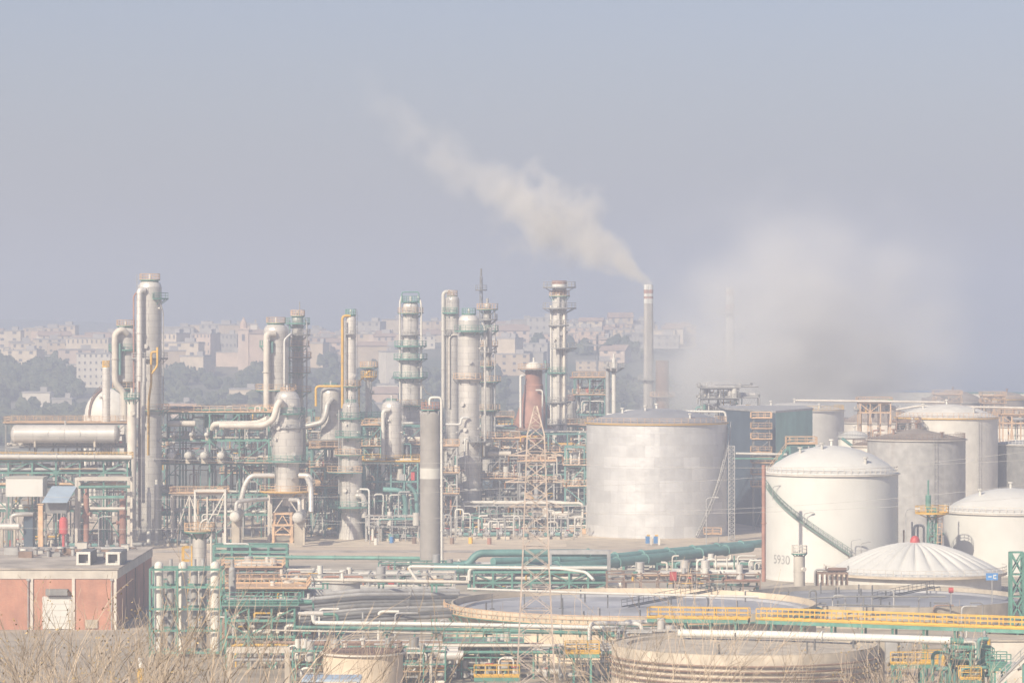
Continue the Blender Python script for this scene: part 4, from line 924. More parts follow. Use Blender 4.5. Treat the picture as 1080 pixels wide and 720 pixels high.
structure('pair of pale leaning braces before the green frame', 206, 238, 627, 2, [516], 1, 'offwhite', (), brace=True, w=.35)
pumps('under the big green frame', 170, 245, 626, 5, 37)
for i, px in enumerate((157, 165)): column(f'pale slim vertical vessel at left foot of the green frame, {ORD[i]} from left', px, 628, [(512 if i else 520, 4.5), (None, 4.5)], mat='offwhite', dome=.3, name='slim_vessel', cat='vessel', nozzles=1, n=14)
# round heads of the two horizontal exchangers by the reactor
drum('large exchanger with round pale end left of the reactor', 250, 543, 628, 11, L(5.5, 628), 'silver_dark', 'y', True, 'exchanger', 'exchanger', 0, 'large exchangers beside the reactor')
drum('large exchanger with round pale end right of the reactor', 316, 544, 626, 11, L(5.8, 628), 'silver_dark', 'y', True, 'exchanger', 'exchanger', 0, 'large exchangers beside the reactor')
pipe('silver elbow dropping into the large exchanger left of the reactor', [P(249, 539, 627), P(249, 529, 627), P(265, 527, 629), P(282, 526, 633)], L(2.2, 628), 'silver')
pipe('silver elbow dropping into the large exchanger right of the reactor', [P(316, 540, 625), P(316, 527, 625), P(306, 527, 628)], L(2.2, 628), 'silver'); pipe('second silver elbow behind the right large exchanger', [P(328, 540, 630), P(328, 512, 632), P(324, 504, 636)], L(2.8, 628), 'silver')

structure('tall teal steelwork behind the big green frame, near the round-headed column', 236, 330, 705, 10, [432, 452, 474, 498, 522], 5, 'teal', (1, 3), 'orange', ny=1, junk=99)
structure('steelwork behind the twin silver columns, right of the long drum', 128, 176, 690, 10, [448, 470, 495, 520], 3, 'teal', (1,), 'orange', ny=1, junk=87)
structure('low grey steelwork between reactor and ringed column', 318, 362, 662, 8, [500, 520, 542], 3, 'steelgrey', (0, 1), 'orange', ny=1, junk=99)
structure('pipework frame right behind the ringed column and reactor', 322, 400, 740, 8, [446, 466, 490], 4, 'steelgrey', (0, 2), 'yellow', ny=1, junk=99)
structure('dark steelwork under the broad bright column', 474, 540, 735, 8, [440, 462, 486, 512], 4, 'teal', (0, 2), 'orange', ny=1, junk=99)
structure('grey pipe frame left of the furnace top', 520, 552, 745, 8, [448, 462], 3, 'grey', (0,), 'yellow', ny=1, junk=62)
structure('steelwork with pale pipes right behind the red-topped column', 596, 622, 720, 8, [448, 470, 495, 520], 2, 'teal', (0, 2), 'orange', ny=1, junk=87)
structure('small orange-decked stand between stout drum and ringed column', 329, 358, 655, 5, [472, 492, 512], 2, 'teal', (0, 1, 2), 'orange', junk=70)
structure('orange-decked ladder stand right of the ringed column', 384, 402, 662, 5, [448, 470, 494], 1, 'teal', (0, 1), 'orange', junk=60)
structure('pale-railed stand left of the broad bright column', 466, 482, 660, 5, [470, 498, 520], 1, 'grey', (0, 1, 2), 'orange', junk=60)
structure('orange-decked stand right of the broad bright column', 508, 546, 672, 6, [462, 482, 504, 522], 2, 'steelgrey', (0, 2), 'orange', junk=90)
structure('pipe stand in front of the furnace foot', 548, 584, 668, 5, [486, 508, 526], 2, 'grey', (0, 1), 'orange', junk=80)
structure('slim pipe stand right of the red-topped column foot', 596, 616, 664, 5, [470, 490, 512, 530], 1, 'teal', (1, 2), 'orange', junk=70)
structure('low pipe cradle before the ringed column skirt', 386, 442, 640, 4, [543, 554], 4, 'grey', (), brace=False, w=.14, junk=80)
# --- frames behind and right of the ringed column
structure('blue-green steel frame behind the ringed column', 322, 446, 690, 12, [448, 468, 490, 515], 6, 'teal', (1, 2), 'orange', ny=2, junk=99)
runs('the blue-green frame', 322, 446, 690, 10, [448, 468, 490, 515], 5, 41, full=.3, drop=.7)
uprights('in the blue-green frame', 325, 445, 684, 455, 18, 42)
structure('yellow-railed deck under the grey drum column', 385, 441, 655, 7, [486, 506], 4, 'teal', (0,), 'yellow', junk=87)
runs('yellow-railed deck under grey drum', 385, 441, 655, 6, [486, 506], 4, 43, full=.3, drop=.8)
uprights('below the yellow-railed deck', 388, 441, 648, 515, 12, 44, ['teal', 'green', 'offwhite', 'silver', 'grey']); valves('below the yellow-railed deck', 390, 442, 644, 0, 8, 45)
pipe('big teal duct bending down beside the grey stack', [P(404, 516, 646), P(424, 517, 646), P(428, 530, 646), P(428, 556, 646)], L(2.8, 646), 'teal'); pipe('second teal duct bending down nearer the grey stack', [P(430, 510, 648), P(439, 520, 648), P(440, 552, 648)], L(2.2, 646), 'teal')
pumps('left of the grey stack', 395, 440, 640, 5, 46)
structure('rust-railed frame behind the grey stack', 440, 546, 712, 12, [452, 470, 492, 515], 5, 'steelgrey', (1, 2), 'orange', ny=2, junk=99)
runs('the rust-railed frame', 440, 546, 712, 10, [452, 470, 492, 515], 5, 51, full=.35, drop=.7)
uprights('in the rust-railed frame', 468, 546, 704, 470, 14, 52)
structure('long pale pipe bridge right of the grey stack', 468, 618, 662, 5, [532, 545, 557], 8, 'grey', (), brace=False, w=.2, junk=99)
runs('the long pale pipe bridge', 468, 618, 662, 4.5, [532, 545, 557], 4, 53, ['offwhite', 'cream', 'offwhite', 'grey', 'silver', 'green', 'teal'], full=.35, drop=.8)
uprights('before the long pale pipe bridge', 470, 616, 652, 536, 20, 54, ['offwhite', 'offwhite', 'cream', 'grey', 'silver', 'green', 'steelgrey']); valves('before the long pale pipe bridge', 470, 612, 648, 0, 16, 55); pumps('before the long pale pipe bridge', 475, 612, 645, 8, 56)
drum('dark horizontal drum behind the pale pipe bridge', 521, 513, 690, L(40, 690), L(9, 690), 'slate', 'x', True)
structure('orange and teal frame between furnace and red-topped column', 538, 618, 690, 10, [456, 476, 498, 520], 4, 'teal', (1, 3), 'orange', ny=1, junk=99)
runs('the orange and teal frame', 538, 618, 690, 9, [456, 476, 498, 520], 4, 57, full=.35, drop=.7); uprights('in the orange and teal frame', 540, 616, 683, 470, 12, 58)
shed('plant_room', 'blue-grey plant room low beside the aluminium tank', 'plant room', 600, 615, 505, 530, 675, 4, 'slate', 'grey_dark', zb=0)
structure('tall teal frame with orange-railed top left of the aluminium tank', 606, 637, 760, 9, [398, 416, 436, 460], 2, 'teal', (0, 1), 'orange', junk=87)
runs('the tall teal frame', 600, 640, 760, 8, [416, 436, 460], 4, 59, full=.3, drop=.8); uprights('in the tall teal frame', 606, 636, 756, 402, 8, 60, ['teal', 'steelgrey', 'grey', 'green'])
column('short silver vessel with red-railed top beside the teal frame', 602, 735, [(425, 12), (440, 12), (442, 9), (None, 9)], mat='silver_dark', dome=.3, plats=[(422, .8, 0, 360, 'steelgrey', 'rustred'), (441, .8, 0, 360, *GR)], nozzles=3, name='vessel', cat='vessel')
structure('far masted platform in the smoke above the aluminium tank', 740, 778, 800, 8, [409, 420, 432], 2, 'steelgrey', (0, 1), 'grey', junk=43); runs('the far masted platform', 735, 800, 800, 7, [409, 420, 432], 4, 61, ['offwhite', 'grey', 'teal', 'steelgrey'], full=.6, drop=.6)
uprights('on the far masted platform', 742, 777, 800, 401, 8, 62, ['offwhite', 'grey', 'yellow'], base=ZY(409, 800))
pipe('pale pipe bent down over the right edge of the aluminium tank', [P(640, 437, 672), P(655, 437, 672), P(660, 433, 672), P(765, 434, 672), P(766, 446, 672)], L(1.2, 672), 'offwhite')
# the slate and teal building with its stair tower
d = 690; a, c, e = P(766, 0, 702), P(818, 0, 676), P(857, 0, 702); zt = ZY(433.5, 690)
t = thing('boiler_house', 'tall windowless building, slate on its left face and teal on its right', 'building', (c.x, 690, 0))
dx, dy = e.x-a.x, e.y-a.y
b = B(); b.add([(a.x, a.y, 0), (c.x, c.y, 0), (c.x, c.y, zt), (a.x, a.y, zt)], [(0, 1, 2, 3)]); b.add([(a.x, a.y+22, 0), (a.x, a.y, 0), (a.x, a.y, zt), (a.x, a.y+22, zt)], [(0, 1, 2, 3)]); b.build('slate_wall', 'slate', t); b = B(); b.add([(e.x, e.y+22, 0), (a.x, a.y+22, 0), (a.x, a.y+22, zt), (e.x, e.y+22, zt)], [(0, 1, 2, 3)]); b.build('rear_wall', 'slate', t)
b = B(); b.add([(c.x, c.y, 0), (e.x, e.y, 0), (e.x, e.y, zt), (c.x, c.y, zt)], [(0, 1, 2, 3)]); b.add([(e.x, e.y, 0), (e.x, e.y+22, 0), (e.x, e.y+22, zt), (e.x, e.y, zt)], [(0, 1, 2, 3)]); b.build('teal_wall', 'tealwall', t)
b = B(); b.add([(a.x-.2, a.y, zt+.004), (c.x, c.y-.3, zt+.004), (e.x+.2, e.y, zt+.004), (e.x+.2, e.y+22, zt+.004), (a.x-.2, a.y+22, zt+.004)]+[(a.x-.2, a.y, zt+.4), (c.x, c.y-.3, zt+.4), (e.x+.2, e.y, zt+.4), (e.x+.2, e.y+22, zt+.4), (a.x-.2, a.y+22, zt+.4)], [(4, 3, 2, 1, 0), (5, 6, 7, 8, 9)]+[(i, (i+1) % 5, (i+1) % 5+5, i+5) for i in range(5)]); b.build('roof', 'grey', t)
structure('stair tower with red and orange landings before the slate wall', 794.5, 811, 672, 3, [441, 452, 463, 477, 488, 500, 513], 1, 'steelgrey', (0, 1, 2, 3, 4, 5, 6), 'orange', 'stair_tower', 'stair tower', w=.18)
pipe('pale pipe crossing in front of the slate building', [P(776, 478, 655), P(830, 479, 655)], L(1.3, 655), 'offwhite'); pipe('thinner green pipe just below it before the slate building', [P(772, 483.5, 655), P(832, 483.5, 655)], L(1.0, 655), 'green')
pipe('red-brown pipe rising just left of the white domed tank', [P(805.5, 613, 526), P(805.5, 490, 526)], L(2.2, 526), 'rustred')
structure('orange and teal gangway stepping up over the white domed tank', 832, 858, 566, 3, [468], 2, 'teal', (0,), 'orange', 'gangway', 'gangway')
t = thing('stair_flight', 'teal stair with orange rails climbing to the gangway above the white tank', 'stair', G(820, 566)); p0, p1 = P(806, 505, 566), P(833, 468, 566)
b = B(); b.bar(p0+V((0, -.5, 0)), p1+V((0, -.5, 0)), .25); b.bar(p0+V((0, .5, 0)), p1+V((0, .5, 0)), .25)
for i in range(22): q = p0+(p1-p0)*(i+.5)/22; b.box(q, (.3, 1, .05))
b.build('flight', 'teal', t); b = B(); b.rail([p0+V((0, -.5, 0)), p1+V((0, -.5, 0))], 1.1, 1.2, .09); b.build('handrail', 'orange', t); b = B(); b.bar((p0.x, 566, 0), p0, .3); b.bar((p1.x, 566, 0), p1, .3); b.build('post', 'teal', t)
uprights('clustered over the white domed tank', 857, 878, 575, 460, 6, 63, ['grey', 'steelgrey', 'rust'])
def lattice(name, label, cat, px, d, py_top, w0, w1, mat, n=10, base=0.0, plat=None, t_=.14, arms=()):
    x = P(px, 0, d).x; z1 = ZY(py_top, d); t = thing(name, label, cat, (x, d, base))
    def q(f, i): 
        w = (w0+(w1-w0)*f)/2; sx, sy = ((-1, -1), (1, -1), (1, 1), (-1, 1))[i]; return V((x+w*sx, d+w*sy, base+(z1-base)*f))
    for i in range(4): b = B(); b.bar(q(0, i), q(1, i), t_*1.35); b.build('leg', mat, t)
    b = B()
    for k in range(n):
        f0, f1 = k/n, (k+1)/n
        for i in range(4): j = (i+1) % 4; b.bar(q(f0, i), q(f1, j), t_*.75); b.bar(q(f0, j), q(f1, i), t_*.75); b.bar(q(f1, i), q(f1, j), t_*.7)
    b.build('lattice', mat, t)
    return t, x, z1
lattice('lattice_post', 'slim grey lattice post at the right edge of the aluminium tank', 'lattice post', 771.5, 640, 470, 1.1, 1.1, 'grey', 24, t_=.1)
t_, x, z1 = lattice('lattice_tower', 'green lattice tower with a yellow platform between the white tanks', 'lattice tower', 983, 545, 536, 1.5, 1.3, 'green', 8)
c = V((P(983, 0, 545).x, 545, 0)); platform(t_, c, .3, ZY(540.5, 545), 2.4, 0, 360, 'yellow', 'yellow'); b = B(); b.tube([(x-.6, 545, z1), (x-.6, 545, ZY(506, 545))], .14, 8); b.tube([(x-.6, 545, z1), (x-.6, 545, z1+2.2)], .45, 10); b.build('mast', 'green', t_); b = B(); b.ladder((x+.9, 544.2, 1), (x+1.2, 544.2, ZY(541, 545)), .7, (0, -1, 0), .1); b.build('ladder', 'orange', t_)
lattice('lattice_tower', 'tall bright green lattice tower at the right edge of frame', 'lattice tower', 1072, 408, 582, 1.45, 1.45, 'green', 5, t_=.2)
# far right racks
structure('far orange-railed gantry standing above the big white tank', 986, 1012, 960, 6, [416, 424], 2, 'orange', (0, 1), 'orange', junk=17); structure('second far orange-railed gantry near the right frame edge', 1036, 1058, 940, 6, [417.5, 425], 2, 'orange', (0, 1), 'orange', junk=15)
pipe('long pale pipe bridging the far tanks under the smoke', [P(838, 422, 780), P(996, 424, 780)], L(1.1, 780), 'cream'); pipe('orange-railed far pipe above the big white tank', [P(945, 432, 760), P(968, 428, 760), P(1080, 430, 760)], L(1.1, 760), 'cream')
structure('orange pipe frame over the brown dome tank', 906, 938, 790, 5, [424, 434], 3, 'orange', (0,), 'orange', junk=37); runs('orange frame by brown dome', 900, 942, 790, 4, [424, 434], 3, 64, drop=.7)
structure('orange-railed far frame at the right of the big white tank', 1056, 1084, 745, 5, [437, 445], 3, 'orange', (0,), 'orange', junk=27)
structure('cluttered frame on the left shoulder of the big white tank', 948, 968, 690, 3, [446, 454], 2, 'steelgrey', (0, 1), 'rust', junk=50); runs('cluttered frame by big white tank', 942, 970, 690, 3, [446, 454], 3, 65, ['grey', 'steelgrey', 'rust', 'offwhite'], drop=.8)
shed('long_shed', 'far long shed with a bright blue strip roof at the horizon', 'shed', 922, 1000, 413.5, 419, 1060, 20, 'offwhite', 'blue', zb=0); shed('long_shed', 'far teal-roofed shed right of the blue strip roof', 'shed', 1012, 1082, 415, 420, 1080, 20, 'cream', 'teal', zb=0)
drum('long grey drum low between the sand-coloured and white tanks', 897, 486, 640, L(44, 640), L(4, 640), 'slate', 'x', True)
uprights('between the white tanks', 952, 1000, 560, 536, 8, 66, ['grey', 'offwhite', 'orange', 'green'])
pipe('teal sloping pipe behind the white domed tank', [P(888, 462, 640), P(912, 480, 640), P(914, 500, 640)], L(1.6, 640), 'teal')
# ---------------------------------------------------------------- foreground
# brick building with roof ducts
d = 452.0; x0, x1 = P(-46, 0, d).x, P(123, 0, d).x; zr = 8.0; y1 = 496
t = thing('brick_building', 'red brick plant building with pale bands and flat dusty roof', 'building', ((x0+x1)/2, d, 0))
zw = ZY(610, d)
b = B(); b.bb((x0, d, 0), (x1, y1, zw)); b.build('wall', 'brick', t)
b = B(); b.bb((x0-.12, d-.12, zw+.003), (x1+.12, y1+.12, zr-.05)); b.build('parapet', 'cream', t)
b = B(); b.bb((x0-.3, d-.3, zr-.047), (x1+.3, y1+.3, zr+.12)); b.build('roof', 'roofgrey', t)
for px in (-8, 33.5, 77.5, 121.5): x = P(px, 0, d).x; b = B(); b.box((x, d-.08, zw/2), (.38, .2, zw)); b.build('pilaster', 'cream', t)
for y in (463, 474, 485): b = B(); b.box((x1+.05, y, zw/2), (.16, .3, zw)); b.build('pilaster', 'rust', t)
a, c = P(45, 628.5, d), P(75.5, 664, d); b = B(); b.bb((a.x, d-.2, max(.1, c.z)), (c.x, d-.02, a.z)); do = b.build('door', 'white', t)
b = B(); q, e = P(49, 620.5, d), P(72, 627, d); b.bb((q.x, d-.9, e.z), (e.x, d-.03, q.z)); b.build('door_hood', 'steelgrey', t)
b = B(); b.bb((P(75.8, 0, d).x, d-.25, .1), (P(77, 0, d).x, d-.04, a.z)); b.build('door_frame', 'cream', t)
q, e = P(90, 653, d), P(103, 664, d); b = B(); b.bb((q.x, d-.22, max(e.z, .2)), (e.x, d-.03, q.z)); b.build('meter_box', 'concrete', t)
b = B()
for i in range(5): b.box((P(61, 0, d).x+.1, d-.23, .9+i*.85), (3.6, .05, .05))
b.build('panel_line', 'offwhite', do)
for i, (a, c, lb) in enumerate(((81, 95, 'square-mouthed roof duct, left of the three on the brick building'), (112, 126, 'square-mouthed roof duct, middle of the three on the brick building'), (135, 149, 'square-mouthed roof duct, right of three, with long dark back'))):
    dd = 458 if i < 2 else 458.5; xa, xc = P(a, 0, dd).x, P(c, 0, dd).x; zt, zb = ZY(582, dd), ZY(597, dd); zb = max(zb, zr+.14)
    if xc > x1: xa, xc = xa-(xc-x1)-.2, x1-.2
    t = thing('roof_duct', lb, 'duct', ((xa+xc)/2, dd, zr+.13), 'roof ducts')
    b = B(); w = .18; L_ = 7.5
    for p0, p1 in (((xa, dd, zb), (xa+w, dd+L_, zt)), ((xc-w, dd, zb), (xc, dd+L_, zt)), ((xa+w, dd, zt-w), (xc-w, dd+L_, zt)), ((xa+w, dd, zb), (xc-w, dd+L_, zb+w))): b.bb(p0, p1)
    b.build('casing', 'steelgrey', t)
    b = B(); w = .26
    for p0, p1 in (((xa-.05, dd-.16, zb-.0), (xa+w, dd-.003, zt+.05)), ((xc-w, dd-.16, zb), (xc+.05, dd-.003, zt+.05)), ((xa+w, dd-.16, zt-w), (xc-w, dd-.003, zt+.05)), ((xa+w, dd-.16, zb), (xc-w, dd-.003, zb+w))): b.bb(p0, p1)
    b.build('mouth_frame', 'offwhite', t)
    b = B(); b.bb((xa+.2, dd+1.1, zb+.2), (xc-.2, dd+1.3, zt-.2)); b.build('damper', 'grey', t)
rnd = random.Random(3)
for i in range(7):
    px = 25+i*13; dd = 474+rnd.uniform(-4, 8); q = P(px, 0, dd); t = thing('roof_vent', f'small dusty roof vent on the brick building, {ORD[i]} from left', 'vent', (q.x, dd, zr+.12), 'vents on the brick building roof')
    b = B(); b.tube([(q.x, dd, zr+.1), (q.x, dd, zr+1.1)], .25, 10); b.build('pipe', 'grey', t); b = B(); b.tube([(q.x, dd, zr+1.1), (q.x, dd, zr+1.35)], .5, 10); b.build('cowl', 'offwhite' if i % 3 == 0 else 'grey', t)
pipe('long rusty pipe lying across the brick building roof', [V((x0+18, 480, zr+.5)), V((x1-12, 482, zr+.5)), V((x1-12, 482, zr+.2))], .28, 'rust'); pipe('grey duct pipe lying on the roof behind the rusty pipe', [V((x0+15, 487, zr+.45)), V((x1-3, 487, zr+.45))], .26, 'grey')

rnd = random.Random(17)
for i in range(9):
    px = 12+i*15; dd = 466+rnd.uniform(0, 24); q = P(px, 0, dd); q.x = min(q.x, x1-1.5); w, h = rnd.uniform(.8, 2.2), rnd.uniform(.4, 1.1); t = thing('roof_unit', f'{("small grey", "rusty", "pale")[i % 3]} box unit on the brick building roof, {ORD[i]} from left', 'roof unit', (q.x, dd, zr+.12), 'box units on the brick building roof')
    b = B(); b.box((q.x, dd, zr+.13+h/2), (w, 1.0, h)); b.build('casing', ('grey', 'rust', 'offwhite')[i % 3], t); b = B(); b.box((q.x, dd, zr+.13+h+.04), (w+.12, 1.12, .07)); b.build('lid', 'steelgrey', t); b = B(); b.tube(bend([V((q.x+w/2, dd, zr+.4)), V((q.x+w/2+.8, dd, zr+.4)), V((q.x+w/2+.8, dd+2, zr+.3))], .3), .09, 6); b.build('feed_pipe', 'rust', t)
for px in (30, 118): x = P(px, 0, d).x; t = thing('downpipe', f"thin grey rainwater pipe {('left of the white door', 'beside the right corner')[px > 50]} of the brick building", 'downpipe', (x, d-.25, 0)); b = B(); b.tube([(x, d-.27, 0), (x, d-.27, zw-.1)], .09, 8); b.build('pipe', 'grey', t); b = B(); b.box((x, d-.28, zw-.1), (.4, .3, .3)); b.build('hopper', 'grey', t)
# filter tubes in their green cage
d = 417.0; ztop = ZY(591, d)
structure('green steel cage around three tall pale filter tubes', 160, 234.5, d, 4.2, [598, 616.5, 639.5, 662, 685], 1, 'green', (), brace=False, w=.22, name='steel_cage', cat='steel cage')
structure('inner green steel upright frame dividing the filter tube cage', 186, 187.5, d-2.4, .3, [600], 1, 'green', (), brace=False, w=.14, name='steel_upright', cat='steel upright')
for i, (px, w) in enumerate(((167.5, 9.4), (193, 9.6), (227, 10))):
    c = V((P(px, 0, d-.8).x, d-.8, 0)); r = L(w, d)/2; t = thing('filter_tube', f'tall pale grey filter tube with rounded top, {ORD[i]} from left in cage', 'filter tube', (c.x, c.y, 0), 'filter tubes'); b = B(); b.lathe(c, [(r, .3), (r, ztop-r)], 24); b.dome(c, r, ztop-r, r, 24); b.build('shell', 'offwhite', t)
    b = B(); b.lathe(c, [(r+.15, 0), (r+.15, .3), (r, .3)], 24, False); b.build('plinth', 'concrete', t)
for i, px in enumerate((180, 205, 214, 245)):
    c = V((P(px, 0, d+2.6).x, d+2.6, 0)); r = L(7.5, d)/2; column(f'dark grey tube standing behind the pale filter tubes, {ORD[i]} from left', px, d+3.6 if px < 240 else d+9, [(600, 7.5), (None, 7.5)], mat='grey', dome=.4, name='filter_tube', cat='filter tube', nozzles=1, n=16, group='rear filter tubes')
column('short vessel under a wide green platform above the filter tubes', 210.5, 446, [(560, 15), (None, 15)], mat='silver_dark', dome=0, name='vessel', cat='vessel', plats=[(560, 1.1, 0, 360, 'green', 'orange')], pipes=[([(1, 560, -1), (2, 550, -1), (9, 546, -1), (11, 552, -1)], 1.3, 'offwhite'), ([(13, 556, -1), (13, 600, -1.2)], 1.1, 'offwhite')], nozzles=3, ladder=200)
structure('small yellow stair frame left of the green platform vessel', 193, 203, 448, 2, [576, 590], 1, 'yellow', (), brace=True, w=.16)
# green handrail racks
structure('green rack with three bare rails in front of the plant floor', 226, 303, 566, 3, [574, 580, 586.5], 4, 'green', (), brace=False, w=.34); runs('the green three-rail rack', 226, 303, 566, 2.6, [575, 581, 587], 2, 71, ['green', 'grey', 'offwhite'], full=.6, drop=.3)
pipe('long green pipe along the front of the plant floor', [P(262, 587, 562), P(445, 588.5, 558)], L(2.0, 560), 'green'); pipe('cream pipe just below the long green pipe', [P(303, 600.5, 520), P(440, 603, 520)], L(1.4, 520), 'cream')
structure('orange-railed low skid below the green three-rail rack', 238, 296, 500, 5, [597, 606], 4, 'rust', (0,), 'orange', junk=70); runs('the orange-railed low skid', 238, 300, 500, 4.6, [597, 606], 5, 72, full=.3, drop=.8); uprights('on the orange-railed low skid', 236, 300, 496, 606, 10, 73); valves('before the orange-railed low skid', 238, 300, 494, 0, 8, 74)
# big green pipes in front of the aluminium tank
pipe('big green pipe, upper of the pair sweeping past the aluminium tank', [P(478, 596, 530), P(493, 596, 530), P(503, 583, 530), P(600, 582.5, 532), P(640, 583, 540)], L(3.9, 535), 'teal')
pipe('biggest green pipe running to the right below the aluminium tank', [P(458, 599, 528), P(520, 600, 528), P(620, 596, 540), P(792, 577, 580)], L(5.0, 550), 'teal', n=12); pipe('second big green pipe parallel behind the biggest one', [P(520, 592, 535), P(620, 590, 548), P(806, 572.5, 592)], L(4.4, 560), 'teal', n=12)
structure('green trestle row under the big green pipes', 640, 795, 566, 4, [592, 601], 9, 'green', (), brace=False, w=.4, junk=60); runs('the green trestle row', 640, 800, 566, 3.6, [592, 601], 4, 75, ['offwhite', 'grey', 'teal', 'cream', 'steelgrey'], full=.3, drop=.9)
uprights('along the green trestle row', 690, 800, 556, 585, 14, 76, ['offwhite', 'cream', 'green', 'teal', 'offwhite']); structure('green trestle at the left bend of the big green pipes', 500, 640, 520, 4, [601, 612], 7, 'green', (), brace=True, w=.28, junk=60); runs('the left green trestle', 495, 640, 520, 3.6, [601, 612], 4, 77, ['green', 'teal', 'offwhite', 'grey', 'cream'], full=.5, drop=.5)
pipe('pale grey pipe ending in a hooked spout before the floating roof tank', [P(440, 612, 470), P(430, 597, 470), P(590, 599, 466), P(618, 603, 462), P(626, 611, 460)], L(1.6, 465), 'offwhite')
structure('grey pipe support over the big green pipes', 580, 642, 530, 2, [580], 1, 'grey', (), brace=False, w=.5)
for i, px in enumerate((683, 691.5)):
    q = P(px, 0, 627); t = thing('cabinet', f"small blue cabinet with yellow cap, {('left', 'right')[i]} of the pair below the aluminium tank", 'cabinet', (q.x, 627, 0), 'blue cabinets'); b = B(); b.box((q.x, 627, 1.0), (.75, .5, 1.3)); b.build('body', 'blue', t); b = B(); b.box((q.x+.15, 627, 1.8), (.6, .45, .28)); b.build('cap', 'yellow', t); b = B(); b.box((q.x+.62, 627, .8), (.4, .4, 1.5)); b.build('side_box', 'cream', t)
structure('orange-railed stair landing at right foot of the aluminium tank', 745, 758, 631, 1.6, [563], 1, 'grey', (0,), 'orange', brace=False, w=.14)
# white pipe on green posts
pipe('long cream pipe on green posts, bent up at its left end', [P(297, 600, 445), P(297, 610.5, 445), P(495, 613.5, 438)], L(1.9, 442), 'cream')
for i, px in enumerate((343, 402, 458)):
    q = P(px, 613, 443); t = thing('pipe_post', f'green twin post under the long cream pipe, {ORD[i]} from left', 'post', (q.x, 443, 0), 'green pipe posts'); zt = ZY(613, 443)-.25
    for s in (-.28, .28): b = B(); b.bar((q.x+s, 443, 0), (q.x+s, 443, zt), .22); b.build('leg', 'green', t)
    b = B(); b.box((q.x, 443, zt+.05), (1.0, .5, .1)); b.build('head', 'green', t)
rnd = random.Random(9)
for i in range(9):
    o = (i-4)*2.6; r = rnd.uniform(.16, .34); pipe(f'dark grey pipe in the low bundle before the wide tank, {ORD[i]} from front', [P(252-i*3, 666-i*3.6, 408+i*3.4), P(380, 654-i*3.9, 410+i*3.8), P(476+i, 649-i*3.2, 414+i*4.2)], r, rnd.choice(['steelgrey', 'grey_dark', 'steelgrey', 'grey']), group='dark pipe bundle')
uprights('standing over the dark pipe bundle', 300, 475, 412, 640, 8, 81, ['green', 'green', 'offwhite', 'grey'], r=(.1, .2))
uprights('behind the long cream pipe', 300, 345, 500, 615, 9, 82, ['green', 'cream', 'offwhite', 'green']); runs('pipe beds behind long cream pipe', 300, 480, 505, 10, [606, 614, 620], 5, 83, ['offwhite', 'cream', 'green', 'grey', 'teal', 'steelgrey'], full=.3, drop=.4)
# the long white-over-green pair
pipe('long white pipe, upper of the pair crossing before the wide tank', [P(330, 648, 398), P(331, 656.5, 398), P(470, 658, 397), P(652, 662, 396)], L(2.4, 397), 'white'); pipe('long green pipe, lower of the pair crossing before the wide tank', [P(312, 661, 397), P(480, 663.5, 396), P(648, 668, 395)], L(2.0, 397), 'green'); pipe('thin cream pipe under the white and green pair', [P(280, 664, 399), P(480, 668, 398), P(560, 669, 397.5)], L(1.0, 397), 'cream')
for i, px in enumerate((324, 360, 408, 460, 513, 567, 620)):
    q = P(px, 0, 397.4); t = thing('pipe_post', f'short green post under the white and green pair, {ORD[i]} from left', 'post', (q.x, 397.4, 0), 'green pipe posts'); zt = ZY(667, 397)-.05; b = B(); b.bar((q.x, 397.4, 0), (q.x, 397.4, zt), .22); b.build('leg', 'green', t); b = B(); b.box((q.x, 397.4, zt+.06), (.9, 1.2, .12)); b.build('head', 'green', t)
def hoop(lb, x0, x1, py, d, r): pipe(lb, [V((P(x0, 0, d).x, d, .2)), P(x0, py, d), P(x1, py+1, d), V((P(x1, 0, d).x, d, .2))], r, 'offwhite', n=10)
hoop('white inverted-U pipe, left of the two before the wide tank', 622, 677, 656.5, 394, L(2.3, 394)); hoop('white inverted-U pipe, right of two, beside the yellow rails', 657, 712.5, 655, 396.5, L(2.3, 394))
structure('green and grey pipe rack at lower left behind the bare trees', 240, 312, 402, 5, [637, 651, 668], 3, 'green', (0,), 'green', w=.24, junk=70); runs('the lower left green rack', 236, 330, 402, 4.6, [637, 651, 668], 5, 84, ['green', 'cream', 'offwhite', 'grey', 'steelgrey', 'brown'], full=.5, drop=.5)
valves('on the lower left green rack', 240, 310, 401, ZY(651, 402)+.2, 6, 85)
runs('low pipe ways before wide tank', 240, 620, 391, 7, [681, 688, 696], 6, 86, ['cream', 'offwhite', 'grey', 'rust', 'steelgrey', 'green', 'brown'], full=.15, drop=.3, rmin=.08, rmax=.22)
uprights('in the low pipe ways', 300, 620, 389, 676, 18, 87, ['green', 'grey', 'offwhite', 'rust'], r=(.07, .14)); valves('in the low pipe ways', 300, 620, 387, 0, 12, 88)
t = thing('portal_frame', 'beige portal frame among the bare trees at lower left', 'portal frame', G(272, 374)); d = 374; q, e = P(242, 688, d), P(303, 688, d)
b = B(); b.bb((q.x-.3, d-.3, q.z), (e.x+.3, d+.3, q.z+.65)); b.build('beam', 'cream', t)
for x in (q.x, e.x): b = B(); b.box((x, d, q.z/2), (.55, .55, q.z-.01)); b.build('post', 'concrete', t)
t = thing('shelter_roof', 'pale blue-white flat shelter roof at the bottom, left of centre', 'shelter', G(348, 352)); d = 352; q, e = P(318, 716, d), P(380, 716, d); b = B(); b.bb((q.x, d, q.z-.25), (e.x, d+5, q.z)); b.build('roof', 'paleblue', t)
for x in (q.x+.3, e.x-.3):
    for y in (d+.3, d+4.7): b = B(); b.bar((x, y, hz(x, y)-.2), (x, y, q.z-.25), .15); b.build('post', 'grey', t)
